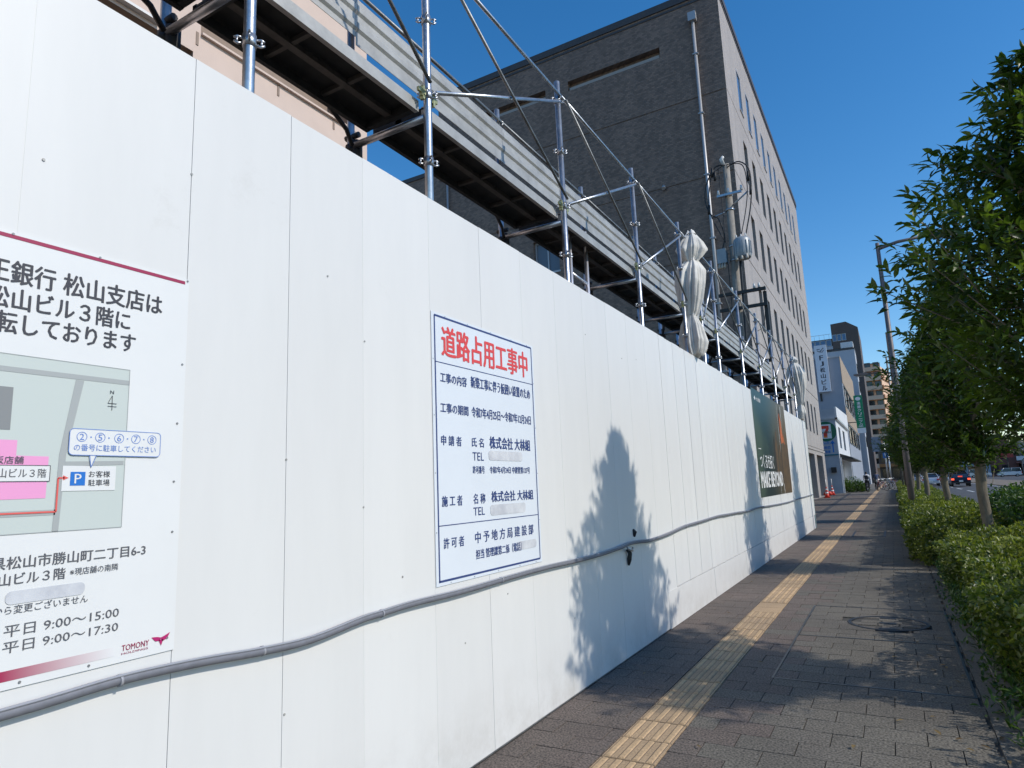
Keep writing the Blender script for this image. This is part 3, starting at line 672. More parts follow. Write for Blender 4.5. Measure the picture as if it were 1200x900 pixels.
lad = thing('ladder', 'short aluminium ladder standing under the scaffold deck behind the hoarding', 'ladder', (-2.28, 5.3, 1.2)); 
fr.build('ladder_frame', mat('aluminium', (.62, .62, .65), .35, .8), lad)

# wrapped tarpaulin bundles
CLOTH = mat('offwhite_tarpaulin', (0.70, 0.67, 0.61), .8, 0, .3, 3, .3, 14)
def tarp(label, x, y, prof, seed, lean=0.0):
    rg = random.Random(seed); mb = MB(); n = 110; vs = []; ph = [rg.uniform(0, 6.28) for _ in range(8)]
    zs = [p[0] for p in prof]; rs = [p[1] for p in prof]; M = 70
    for i in range(M + 1):
        z = zs[0] + (zs[-1] - zs[0]) * i / M; r = float(np.interp(z, zs, rs))
        for k in range(n):
            t = 2 * math.pi * k / n
            pin = min(1, max(0, (r - .07) / .1)); w = 1 + (.22 * abs(math.sin(3.5 * t + ph[0] + .9 * z)) - .12 + .13 * abs(math.sin(6.5 * t + ph[1] - 1.3 * z)) + .07 * math.sin(15 * t + ph[2] + 2 * z) + .05 * math.sin(27 * t + ph[3] - z) + .10 * math.sin(2 * t + ph[4] + 3.3 * z)) * (.5 + .8 * pin)
            vs.append((x + r * w * math.cos(t) + .03 * math.sin(3 * z + ph[5]), y + r * w * 1.12 * math.sin(t) + lean * (z - zs[0]) + .03 * math.sin(2.5 * z + ph[6]), z + .02 * math.sin(4 * t + ph[7])))
    fs = [(i * n + k, i * n + (k + 1) % n, (i + 1) * n + (k + 1) % n, (i + 1) * n + k) for i in range(M) for k in range(n)]
    fs += [tuple(reversed(range(n))), tuple(M * n + k for k in range(n))]
    th = thing('tarpaulin_bundle', label, 'tarpaulin', (x, y, zs[0]), 'rolled tarpaulins tied to the scaffold')
    mb.add(vs, fs, 0, True); mb.build('cloth', CLOTH, th)
    for z, r in prof:
        if r < .082 and zs[0] + .05 < z < zs[-1] - .05:
            MB().tube([(x + r * 1.12 * math.cos(t * .5) + .03 * math.sin(3 * z + ph[5]), y + r * 1.25 * math.sin(t * .5) + lean * (z - zs[0]) + .03 * math.sin(2.5 * z + ph[6]), z) for t in range(14)], .007, 5).build('rope', mat('tie_rope', (.25, .23, .2), .8), th)
tarp('large off-white tarpaulin rolled and tied round the scaffold poles, the nearer one', -2.04, 8.36, [(3.02, .09), (3.08, .12), (3.2, .145), (3.42, .12), (3.53, .085), (3.57, .075), (3.61, .10), (3.8, .145), (4.0, .17), (4.2, .155), (4.30, .10), (4.34, .075), (4.38, .11), (4.5, .155), (4.62, .12), (4.74, .06), (4.8, .035)], 3, .16)
tarp('slim pale tarpaulin tied at the far end of the scaffold above the hoarding', -2.03, 19.75, [(3.02, .08), (3.2, .12), (3.35, .09), (3.42, .065), (3.5, .09), (3.9, .15), (4.3, .18), (4.5, .14), (4.62, .075), (4.7, .11), (4.8, .04)], 9)

# ------------------------------------------------------------------ pink building behind the left of the hoarding
PINKW = mat('pink_render', (0.64, 0.50, 0.42), .8, 0, .08, 2, .1, 60); PINKD = mat('brown_soffit', (0.30, 0.22, 0.17), .7, 0, .2, 4)
pk = thing('pink_building', 'pale pink rendered building behind the near end of the hoarding', 'building', (-12, -4, 0))
mb = MB(); holes = [(3.94, 6.30, 6.47, 7.6, .5), (-8, 3.86, 4.3, 6.20, .55)]
wall_holes(mb, 'x', -6.0, -20, 6.57, 0, 8.6, holes, .4, 0, 1)
mb.add([(-6, 6.57, 0), (-20, 6.57, 0), (-20, 6.57, 8.6), (-6, 6.57, 8.6)], [(0, 1, 2, 3)]); mb.add([(-6, -20, 8.6), (-6, 6.57, 8.6), (-20, 6.57, 8.6), (-20, -20, 8.6)], [(0, 1, 2, 3)]); mb.add([(-20, -20, 0), (-6, -20, 0), (-6, -20, 8.6), (-20, -20, 8.6), (-20, 6.57, 0), (-20, 6.57, 8.6)], [(0, 1, 2, 3), (4, 0, 3, 5)])
mb.build('wall', [PINKW, PINKD], pk)
MB().box(-6.02, -5.93, -8, 3.46, 6.245, 6.275).build('window_trim', mat('white_trim', (.7, .68, .66), .5), pk)
for ya, z0, z1 in ((3.885, 6.30, 6.455), (4.975, 6.29, 6.445), (5.9, 6.3, 6.45)): MB().box(-6.01, -5.992, ya, ya + .03, z0, z1).build('drain_slot', PINKD, pk)
mb = MB(); mb.box(-5.999, -5.96, 3.94, 6.30, 6.44, 6.466); mb.build('sill', PINKW, pk)

# ------------------------------------------------------------------ big grey tiled office building
def tile_mat(name, c, c2, s=3.4, bumpv=.4, grout=.6):
    m = bpy.data.materials.new(name); m.use_nodes = True; nt = m.node_tree; b = nt.nodes['Principled BSDF']
    tc = nt.nodes.new('ShaderNodeNewGeometry'); sx = nt.nodes.new('ShaderNodeSeparateXYZ'); nt.links.new(tc.outputs['Position'], sx.inputs[0])
    ad = nt.nodes.new('ShaderNodeMath'); ad.operation = 'ADD'; nt.links.new(sx.outputs['X'], ad.inputs[0]); nt.links.new(sx.outputs['Y'], ad.inputs[1])
    cb = nt.nodes.new('ShaderNodeCombineXYZ'); nt.links.new(ad.outputs[0], cb.inputs[0]); nt.links.new(sx.outputs['Z'], cb.inputs[1])
    br = nt.nodes.new('ShaderNodeTexBrick'); br.inputs['Scale'].default_value = s; br.inputs['Mortar Size'].default_value = .012; br.inputs['Brick Width'].default_value = .5; br.inputs['Row Height'].default_value = .25
    br.inputs['Color1'].default_value = (*c, 1); br.inputs['Color2'].default_value = (*c2, 1); br.inputs['Mortar'].default_value = (*[x * grout for x in c], 1); nt.links.new(cb.outputs[0], br.inputs['Vector'])
    n = nt.nodes.new('ShaderNodeTexNoise'); n.inputs['Scale'].default_value = 2.2; n.inputs['Detail'].default_value = 8; n.inputs['Roughness'].default_value = .7; nt.links.new(tc.outputs['Position'], n.inputs['Vector'])
    mr = nt.nodes.new('ShaderNodeMapRange'); mr.inputs['From Min'].default_value = .3; mr.inputs['From Max'].default_value = .7; mr.inputs['To Min'].default_value = .8; mr.inputs['To Max'].default_value = 1.22
    mp = nt.nodes.new('ShaderNodeMapping'); mp.inputs['Scale'].default_value = (1.6, 1.6, .09); nt.links.new(tc.outputs['Position'], mp.inputs['Vector'])
    n3 = nt.nodes.new('ShaderNodeTexNoise'); n3.inputs['Scale'].default_value = 1.0; n3.inputs['Detail'].default_value = 5; nt.links.new(mp.outputs[0], n3.inputs['Vector'])
    av = nt.nodes.new('ShaderNodeMath'); av.operation = 'ADD'; nt.links.new(n.outputs['Fac'], av.inputs[0]); nt.links.new(n3.outputs['Fac'], av.inputs[1])
    hf = nt.nodes.new('ShaderNodeMath'); hf.operation = 'MULTIPLY'; hf.inputs[1].default_value = .5; nt.links.new(av.outputs[0], hf.inputs[0]); nt.links.new(hf.outputs[0], mr.inputs['Value'])
    vm = nt.nodes.new('ShaderNodeVectorMath'); vm.operation = 'SCALE'; nt.links.new(br.outputs['Color'], vm.inputs[0]); nt.links.new(mr.outputs[0], vm.inputs['Scale']); nt.links.new(vm.outputs[0], b.inputs['Base Color'])
    b.inputs['Roughness'].default_value = .6
    bp = nt.nodes.new('ShaderNodeBump'); bp.inputs['Strength'].default_value = bumpv; bp.inputs['Distance'].default_value = .02; nt.links.new(br.outputs['Fac'], bp.inputs['Height']); bp.invert = True
    nt.links.new(bp.outputs[0], b.inputs['Normal']); return m
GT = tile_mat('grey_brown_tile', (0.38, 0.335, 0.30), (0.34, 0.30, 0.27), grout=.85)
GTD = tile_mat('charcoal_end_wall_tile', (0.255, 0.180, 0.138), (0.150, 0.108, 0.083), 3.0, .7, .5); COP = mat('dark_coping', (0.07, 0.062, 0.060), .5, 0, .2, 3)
GLS = mat('dark_window_glass', (0.015, 0.017, 0.022), .08, 0, spec=.8); GLB = mat('blue_window_glass', (0.10, 0.16, 0.26), .1, .3); FRB = mat('bronze_frame', (.06, .055, .05), .4, .5); FRW = mat('pale_frame', (.45, .45, .46), .4, .3)
gb = thing('grey_office_building', 'tall grey-brown tiled office building with rows of narrow windows behind the scaffold', 'building', (-12, 43, 0))
BX, BY0, BY1, BZ = -4.5, 28.5, 57.4, 24.3
rowsz = [(19.62, 21.9), (15.78, 18.0), (12.0, 14.12), (8.32, 10.45), (4.52, 6.62)]
WY = [31.80 + 2.35 * k for k in range(10)] + [29.45 + .0] * 0
holes = [(y_, y_ + 1.02, z0, z1, .05 if r_ == 0 else .34) for r_, (z0, z1) in enumerate(rowsz) for y_ in WY]
holes += [(BY0, BY1, z, z + .05, .03) for z in (18.93, 14.98, 11.2, 7.45, 3.45)]
holes = [h for h in holes]
holes += [(44.0, 49.4, .02, 3.0, .9), (51.0, 55.4, .02, 3.0, .9), (36.0, 41.5, .02, 3.0, .9), (30.0, 34.5, .02, 3.0, .9)]
mb = MB(); wall_holes(mb, 'x', BX, BY0, BY1, 0, BZ, holes, .25, 0, 0)
sh = [(-12.25, -7.37, 21.62, 22.16, .35), (-18.4, -13.55, 21.62, 22.16, .35), (-14.7, -13.25, 12.2, 13.95, .3)]
sh += [(-20.5, BX, z, z + .05, .03) for z in (18.93, 14.98, 11.2)]
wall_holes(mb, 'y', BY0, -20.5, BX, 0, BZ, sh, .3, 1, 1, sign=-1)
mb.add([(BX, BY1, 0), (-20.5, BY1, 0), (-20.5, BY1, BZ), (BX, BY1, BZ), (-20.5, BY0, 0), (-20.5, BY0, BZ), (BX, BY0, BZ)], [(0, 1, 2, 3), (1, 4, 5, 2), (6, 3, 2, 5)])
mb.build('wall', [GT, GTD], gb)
for u0, u1 in ((-12.2, -7.42), (-18.35, -13.6)): MB().box(u0, u1, BY0 + .10, BY0 + .345, 21.622, 21.84).build('slot_band', mat('pale_slot_band', (.34, .31, .28), .6), gb)  # pale band across the lower part of each wall slot
MB().box(-20.52, BX + .06, BY0 - .06, BY1 + .02, BZ - .30, BZ + .06).build('coping', COP, gb)
MB().box(-20.5, BX + .03, BY0 - .03, BY1, BZ - .52, BZ - .42).build('coping_line', COP, gb)
def window(parent, y0, z0, z1, depth, top):
    w = MB(); c = BX - depth
    if top:
        w.box(c + .004, c + .055, y0 + .002, y0 + .06, z0 + .002, z1 - .002); w.box(c + .004, c + .055, y0 + .96, y0 + 1.018, z0 + .002, z1 - .002); w.box(c + .004, c + .055, y0 + .06, y0 + .96, z1 - .06, z1 - .002); w.box(c + .004, c + .10, y0 + .06, y0 + .96, z0 + .002, z0 + .07)
    else:
        w.box(c + .004, c + .05, y0 + .002, y0 + .05, z0 + .002, z1 - .002); w.box(c + .004, c + .05, y0 + .97, y0 + 1.018, z0 + .002, z1 - .002); w.box(c + .004, c + .05, y0 + .05, y0 + .97, z1 - .05, z1 - .002); w.box(c + .004, c + .05, y0 + .05, y0 + .97, z0 + .002, z0 + .06)
    f = w.build('window', FRW if top else FRB, parent)
    MB().box(c + .002, c + .016, y0 + .05, y0 + .97, z0 + .05, z1 - .05).build('pane', GLB if top else GLS, f)
for r_, (z0, z1) in enumerate(rowsz):
    for y_ in WY: window(gb, y_, z0, z1, .05 if r_ == 0 else .34, r_ == 0)
for (a, b_) in ((44.0, 49.4), (51.0, 55.4), (36.0, 41.5), (30.0, 34.5)):
    f = MB(); 
    for u in (a + .01, (a + b_) / 2 - .05, b_ - .11): f.box(BX - .88, BX - .80, u, u + .10, .03, 2.98)
    f = f.build('entrance', FRB, gb); MB().box(BX - .895, BX - .885, a + .12, b_ - .12, .05, 2.96).build('pane', GLS, f)
MB().box(BX - .002, BX + .05, 40, BY1, 3.28, 3.42).build('ledge', GT, gb)
f = MB(); 
for u in (-14.68, -14.0, -13.32): f.box(u, u + .07, BY0 + .2, BY0 + .26, 12.21, 13.94)
f.box(-14.6, -13.33, BY0 + .2, BY0 + .27, 13.86, 13.94)
f = f.build('window', FRW, gb); MB().box(-14.6, -13.3, BY0 + .27, BY0 + .285, 12.22, 13.86).build('pane', mat('grey_blue_pane', (.13, .16, .20), .3), f)
for u in (-14.7,): MB().box(u - .05, -13.2, BY0 - .04, BY0 + .1, 12.10, 12.19).build('sill', FRW, gb)
PIPE = mat('pale_metal_pipe', (.42, .42, .43), .45, .4)
MB().tube([(-5.68, BY0 - .14, 3.0), (-5.68, BY0 - .14, 22.75)], .075, 10).build('downpipe', PIPE, gb)
MB().box(-5.86, -5.50, BY0 - .30, BY0 - .02, 22.72, 23.15).build('hopper', PIPE, gb)
for z in (6, 9, 12, 15, 18, 21): MB().box(-5.80, -5.56, BY0 - .23, BY0 - .001, z, z + .06).build('pipe_bracket', PIPE, gb)
for u, z in ((-8.58, 14.93), (-7.67, 14.98)): MB().tube([(u, BY0, z), (u, BY0 - .14, z + .02), (u, BY0 - .22, z - .08)], [.07, .10, .09], 8).build('vent_hood', PIPE, gb)
an = thing('grey_annex', 'lower dark grey building block left of the office, seen under the scaffold deck', 'building', (-28, 34, 0))
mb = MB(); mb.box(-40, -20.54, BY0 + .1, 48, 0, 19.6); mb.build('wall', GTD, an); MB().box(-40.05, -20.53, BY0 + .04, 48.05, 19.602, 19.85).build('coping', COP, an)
MB().tube([(-19.93, BY0 - .1, 8), (-19.93, BY0 - .1, 18.97)], .06, 8).build('downpipe', PIPE, gb)

# ------------------------------------------------------------------ utility pole with transformers
up = thing('utility_pole', 'concrete utility pole with grey transformers and looping black cables before the grey building', 'utility pole', (-3.78, 22, 0))
CONC = mat('pole_concrete', (.31, .28, .24), .8, 0, .35, 3, .2, 30); TRN = mat('transformer_grey', (.33, .36, .38), .45, .2, .2, 6)
MB().tube([(-3.86, 22, 0), (-3.80, 22, 6), (-3.74, 22, 12.15)], [.165, .14, .11], 14).build('pole_shaft', CONC, up)
def drum(x, y, z0, z1, r):
    t = MB(); t.tube([(x, y, z0), (x, y, z0 + .06), (x, y, z1 - .07), (x, y, z1)], [r * .85, r, r, r * .8], 18)
    for k in range(14):
        a = 2 * math.pi * k / 14; t.box(x + (r + .01) * math.cos(a) - .012, x + (r + .01) * math.cos(a) + .012, y + (r + .01) * math.sin(a) - .012, y + (r + .01) * math.sin(a) + .012, z0 + .12, z1 - .14)
    o = t.build('transformer', TRN, up)
    for k in (-1, 0, 1):
        MB().tube([(x + k * r * .55, y - .06, z1 - .01), (x + k * r * .55, y - .06, z1 + .13)], [.035, .02], 8).build('bushing', mat('porcelain', (.6, .6, .58), .3), o)
        MB().tube([(x + k * r * .6, y - r * .8, z0 + .06), (x + k * r * .6, y - r * 1.02, z0 - .12)], [.035, .05], 8).build('terminal', mat('terminal_buff', (.45, .40, .33), .5), o)
drum(-3.44, 21.72, 8.62, 9.32, .27)
o = MB().box(-4.28, -3.98, 21.75, 22.05, 8.62, 9.12).build('switch_box', TRN, up)
for k in range(3): MB().tube([(-4.22 + k * .09, 21.8, 8.62), (-4.24 + k * .09, 21.72, 8.42)], [.03, .045], 8).build('terminal', MATS['terminal_buff'], o)
DKS = mat('dark_steel_arm', (.05, .048, .045), .6, .4)
for z, y_ in ((7.52, 21.8), (7.0, 21.8)): MB().box(-4.35, -2.86, y_ - .045, y_ + .045, z - .05, z + .05).build('crossarm', DKS, up)
MB().box(-2.98, -2.87, 21.9, 22.0, 5.2, 7.46).build('crossarm', DKS, up)
MB().box(-4.2, -2.9, 22.05, 22.14, 5.15, 5.25).build('crossarm', DKS, up)
MB().box(-4.1, -3.3, 21.75, 21.84, 10.95, 11.02).build('crossarm', STEEL, up)
for x in (-4.05, -3.72, -3.3): MB().tube([(x, 21.8, 11.02), (x, 21.8, 11.2)], [.05, .03], 8).build('insulator', MATS['porcelain'], up)
for x in (-3.9, -3.2, -3.05): MB().tube([(x, 21.75, 7.57), (x, 21.75, 7.72)], [.045, .03], 8).build('insulator', MATS['porcelain'], up)
WIRE = mat('black_wire', (.012, .012, .013), .5)
def wire(pts, r=.018, parent=up, name='cable'): return MB().tube(catmull([Vector(p) for p in pts], 6), r, 6).build(name, WIRE, parent)
wire([(-3.76, 21.9, 12.1), (-4.1, 21.8, 12.05), (-4.42, 21.8, 11.5), (-4.5, 21.8, 10.9), (-4.35, 21.8, 10.4), (-4.12, 21.8, 10.2), (-4.0, 21.9, 9.6), (-4.1, 21.9, 9.15)], .022)
wire([(-3.7, 21.9, 12.0), (-3.3, 21.8, 12.05), (-3.0, 21.8, 11.7), (-2.98, 21.8, 11.0), (-3.08, 21.8, 10.3), (-3.3, 21.75, 9.4)], .022)
wire([(-3.7, 21.9, 12.1), (-3.2, 21.8, 11.9), (-3.1, 21.8, 11.2), (-3.2, 21.8, 10.4), (-3.45, 21.75, 9.4)], .016)
wire([(-3.8, 21.9, 12.12), (-4.2, 21.8, 11.8), (-4.35, 21.8, 11.2), (-4.4, 21.8, 10.6), (-4.2, 21.85, 9.9), (-3.95, 21.9, 9.3)], .016)
wire([(-3.98, 21.85, 12), (-3.96, 21.85, 9), (-3.98, 21.85, 5)], .014); wire([(-3.56, 21.85, 8.6), (-3.6, 21.85, 7), (-3.66, 21.85, 4)], .04)
for (x, z) in ((-4.12, 11.75), (-3.05, 11.45), (-4.42, 10.6), (-3.02, 10.95), (-4.2, 11.9)): MB().tube([(x, 21.8, z - .16), (x + .03, 21.8, z + .16)], .045, 8).build('cable_joint', BLACKR, up)
MB().tube([(-3.80, 21.9, 12.1), (-3.86, 21.85, 12.32), (-3.78, 21.85, 12.4)], [.05, .07, .05], 8).build('pole_cap', MATS['porcelain'], up)
MB().tube([(-3.72, 22, 10.6), (-3.1, 21.85, 10.95)], .03, 8).build('stay_arm', STEEL, up); MB().tube([(-3.76, 22, 10.5), (-4.35, 21.85, 10.3)], .03, 8).build('stay_arm', STEEL, up)
for z in (8.7, 9.2, 10.5, 11.0, 7.5): MB().tube([(-3.78 + (z - 9) * .01, 22, z - .03), (-3.78 + (z - 9) * .01, 22, z + .03)], .145, 14).build('pole_band', STEEL, up)
wire([(-2.9, 21.8, 7.6), (-3.6, 26, 7.3), (-4.35, 28.6, 7.6)], .012)

# ------------------------------------------------------------------ buildings further down the street
def simple_building(name, label, x0, x1, y0, y1, z1, m, parts=None, cat='building', roof=COP, z0=0):
    b = thing(name, label, cat, ((x0 + x1) / 2, (y0 + y1) / 2, 0))
    MB().box(x0, x1, y0, y1, z0 - .15 if z0 == 0 else z0, z1).build('wall', m, b)
    if roof is not None: MB().box(x0 - .05, x1 + .05, y0 - .05, y1 + .05, z1 + .002, z1 + .25).build('roof_edge', roof, b)
    return b
def win_x(b, x, y0, y1, z0, z1, fm=FRB, gm=GLS, d=.08):
    f = MB().box(x + .002, x + d, y0, y0 + .08, z0, z1).box(x + .002, x + d, y1 - .08, y1, z0, z1).box(x + .002, x + d, y0 + .08, y1 - .08, z1 - .08, z1).box(x + .002, x + d, y0 + .08, y1 - .08, z0, z0 + .08).build('window', fm, b)
    MB().box(x + .001, x + .02, y0 + .08, y1 - .08, z0 + .08, z1 - .08).build('pane', gm, f)
def win_y(b, y, x0, x1, z0, z1, fm=FRB, gm=GLS, d=.08):
    f = MB().box(x0, x0 + .08, y - d, y - .002, z0, z1).box(x1 - .08, x1, y - d, y - .002, z0, z1).box(x0 + .08, x1 - .08, y - d, y - .002, z1 - .08, z1).box(x0 + .08, x1 - .08, y - d, y - .002, z0, z0 + .08).build('window', fm, b)
    MB().box(x0 + .08, x1 - .08, y - .02, y - .001, z0 + .08, z1 - .08).build('pane', gm, f)
# white shop building with the convenience-store sign
WHW = mat('white_render', (.66, .67, .68), .7, 0, .15, 1.2, .1, 20); SHW = mat('white_in_blue_shade', (.42, .45, .50), .7, 0, .15, 1.5, .1, 20)  # side wall: the white render's blue shade is put into the colour
cv = thing('convenience_store_building', 'white two-storey shop building with a large convenience-store sign on its side', 'building', (-6, 70, 0))
mb = MB(); wall_holes(mb, 'x', -3.72, 62, 80, 0, 7.2, [(64.8, 67.2, 3.9, 5.8), (70.5, 73.4, 3.9, 5.8), (63.0, 79.5, .02, 3.0, .8)], .2, 0, 0)
mb.add([(-3.72, 62, 0), (-14, 62, 0), (-14, 62, 7.2), (-3.72, 62, 7.2), (-14, 80, 0), (-14, 80, 7.2), (-3.72, 80, 7.2), (-3.72, 80, 0)], [(0, 1, 2, 3)], 1); mb.add([(-3.72, 62, 7.2), (-3.72, 80, 7.2), (-14, 80, 7.2), (-14, 62, 7.2)], [(0, 1, 2, 3)], 0)
mb.build('wall', [WHW, SHW], cv)
MB().box(-3.72, -3.52, 61.9, 79, 6.25, 6.42).build('ledge', FRW, cv); MB().box(-14, -3.53, 61.9, 61.997, 6.25, 6.40).build('ledge', FRW, cv)
MB().prism([(62, 6.43), (79, 6.43), (79, 7.9), (62, 7.35)], 'x', -3.71, -3.56).build('parapet', WHW, cv)
for a, b_ in ((64.8, 67.2), (70.5, 73.4)): win_x(cv, -3.9, a + .02, b_ - .02, 3.92, 5.78)
MB().prism([(-3.719, 3.35), (-2.7, 2.95), (-2.7, 2.85), (-3.719, 2.9)], 'y', 62.5, 79).build('canopy', DKS, cv)
MB().box(-4.5, -4.4, 63.2, 79, .1, 2.8).build('shopfront', GLS, cv)
MB().box(-3.70, -3.60, 62.05, 62.25, 0, 3.0).build('pillar', WHW, cv)
for z in (.5, 1.0, 1.5, 2.0, 2.4): MB().box(-6.2, -4.0, 61.985, 61.998, z, z + .02).build('siding_line', SHW, cv)
sg = thing('convenience_store_sign', 'square sign with a red and orange seven on a green disc and blue arrow', 'sign', (-4.4, 61.95, 4.5))
SGR = mat('sign_green', (.0, .13, .07), .4); SRD = mat('sign_red', (.72, .05, .03), .4); SOR = mat('sign_orange', (.85, .22, .03), .4); SWH = mat('sign_white', (.74, .77, .80), .4)
MB().box(-6.0, -3.76, 61.93, 61.99, 3.28, 6.2).build('sign_board', SHW, sg)  # white board, coloured with the same side-wall shade
disc = [(-4.55 + .84 * math.cos(t * math.pi / 16), 5.27 + .86 * math.sin(t * math.pi / 16)) for t in range(32)]
flat(sg, 'green_disc', [disc], 61.925, SGR, 'y'); flat(sg, 'white_square', [rect(-5.15, -4.12, 4.66, 5.88)], 61.921, SWH, 'y')
flat(sg, 'red_numeral_bar', [rect(-5.02, -4.28, 5.50, 5.76)], 61.917, SRD, 'y'); flat(sg, 'red_numeral_stem', [[(-4.28, 5.50), (-4.50, 5.50), (-4.74, 5.10), (-4.74, 4.74), (-4.45, 4.74), (-4.45, 5.06)]], 61.917, SRD, 'y'); flat(sg, 'orange_numeral', [rect(-4.74, -4.45, 4.74, 4.88)], 61.913, SOR, 'y')
text(sg, 'ELEVEN', (-5.08, -4.18, 5.10, 5.26), 61.911, SGR, face='y', bold=.07)
text(sg, '50m先', (-5.0, -4.35, 4.15, 4.42), 61.925, BLUE, face='y', bold=.03); text(sg, '24時間', (-5.0, -4.32, 3.74, 4.02), 61.925, BLUE, face='y', bold=.03); text(sg, '営業', (-4.75, -4.35, 3.42, 3.64), 61.925, BLUE, face='y', bold=.07)
flat(sg, 'arrow', [rect(-4.17, -4.07, 3.45, 4.25), [(-4.32, 4.2), (-3.92, 4.2), (-4.12, 4.5)]], 61.925, BLUE, 'y'); flat(sg, 'teal_band', [rect(-6.0, -3.76, 3.20, 3.30)], 61.925, mat('teal', (.0, .15, .22), .5), 'y')
MB().box(-4.45, -4.05, 61.7, 61.99, 1.75, 2.2).build('meter_box', DKS, cv)
# FJ building
FJ = thing('grey_blue_office_building', 'plain grey-blue office block with a tall white vertical sign', 'building', (-8, 95, 0))
MB().box(-14, -3.85, 84, 116, -.15, 15.2).build('wall', mat('grey_blue_render', (.30, .33, .38), .8, 0, .12, .6), FJ)
MB().prism([(84, 12.2), (116, 12.2), (116, 16.2), (84, 15.4)], 'x', -3.848, -3.80).build('tan_facade', mat('tan_tile', (.36, .27, .19), .7, 0, .2, 1), FJ)
MB().prism([(84, 7.6), (116, 7.6), (116, 9.4), (84, 9.4)], 'x', -3.848, -3.80).build('tan_facade', MATS['tan_tile'], FJ)
for a in (85.5, 92, 99, 107): win_x(FJ, -3.849, a, a + 5.0, 9.6, 12.0)
for a in (85.5, 92, 99, 107): win_x(FJ, -3.849, a, a + 5.0, 5.2, 7.4)
MB().box(-14.1, -3.78, 83.9, 84.0, 15.2, 15.4).build('roof_edge', FRW, FJ)
fs_ = thing('vertical_building_sign', 'tall white vertical sign with black lettering on the grey-blue office block', 'sign', (-5.7, 83.8, 11.3))
MB().box(-6.36, -5.06, 83.6, 83.9, 11.25, 16.8).build('sign_box', mat('sign_pale', (.68, .70, .74), .5), fs_)
for k, ch in enumerate('FJ松山ビル'): 
    zt = 15.55 - k * .72; text(fs_, ch, (-5.95 + (.06 if k < 2 else 0), -5.45 - (.06 if k < 2 else 0), zt - .55, zt), 83.59, INK, face='y', bold=.07)
flat(fs_, 'logo_mark', stroke([(-6.1, 16.3), (-5.75, 16.35)], .09) + stroke([(-6.05, 16.15), (-5.8, 16.0), (-5.35, 16.45)], .09) + stroke([(-5.8, 16.0), (-5.5, 15.95), (-5.35, 16.2)], .07), 83.59, GREY_T, 'y')
MB().box(-6.30, -6.1, 83.88, 84.0, 10.2, 11.1).build('bracket', DKS, fs_)
g2 = simple_building('pale_grey_tower', 'pale grey rendered block rising behind the grey-blue office', -10, -3.08, 118, 124, 21.8, mat('pale_grey_render', (.44, .46, .50), .8, 0, .1, .5))
for z in (6, 9, 12, 15, 18): win_x(g2, -3.079, 119.5, 122.5, z, z + 1.6)
MB().box(-5, -3.2, 118.5, 121, 22.26, 23.2).build('roof_hut', WHW, g2)
bt = simple_building('brown_tower', 'dark brown high-rise with a stepped top and a band of balcony windows', -7.0, -2.5, 135, 150, 28.8, mat('brown_tile', (.115, .085, .075), .7, 0, .15, .6), roof=None)
MB().prism([(-7.0, 28.8), (-2.5, 28.8), (-4.4, 30.15), (-7.0, 30.0)], 'y', 135, 149.9).build('stepped_top', MATS['brown_tile'], bt)
MB().box(-16, -7.01, 135.3, 149, 0, 27.3).build('wing_wall', MATS['brown_tile'], bt)
for k in range(9): win_y(bt, 135.3, -15.9 + k * .98, -15.0 + k * .98, 25.9, 27.1, FRW, GLB)
for k in range(3): win_y(bt, 135, -6.9 + k * .8, -6.2 + k * .8, 26.6, 27.9, FRW, GLB)
for k in range(3): win_y(bt, 135, -6.9 + k * .9, -6.1 + k * .9, 24.0, 25.2, DKS, GLS)
MB().box(-16, -7.0, 135.0, 135.28, 25.2, 25.8).build('balcony', MATS['pale_grey_render'], bt)
mb = MB()
for k in range(11): mb.box(-16 + k * .85, -15.95 + k * .85, 135.3, 135.36, 27.3, 28.2)
mb.box(-16, -7.2, 135.3, 135.36, 28.2, 28.27); mb.build('roof_railing', STEEL, bt)
TANW = mat('tan_apartment_tile', (.62, .38, .235), .75, 0, .15, .5); TANB = mat('tan_balcony', (.74, .50, .35), .7, 0, .1, .5)
ta = simple_building('tan_apartment_tower', 'tan apartment tower with stacked balconies at the far end of the street', -3.6, .35, 200, 225, 31.2, TANW)
for k in range(11):
    z = 3.2 + k * 2.6
    MB().box(-3.55, .25, 198.8, 199.98, z, z + 1.1).build('balcony', TANB, ta)
    for u in (-3.3, -1.3): win_y(ta, 200, u, u + 1.4, z + 1.15, z + 2.45, FRB, GLS)
MB().prism([(.36, 200), (2.6, 215), (2.6, 225), (.36, 225)], 'z', 0, 30.4).build('side_wing', TANB, ta)
for k in range(10): MB().prism([(.40, 200.02), (2.5, 214.2), (2.8, 213.6), (.7, 199.7)], 'z', 3.6 + k * 2.6, 4.5 + k * 2.6).build('side_balcony', TANW, ta)
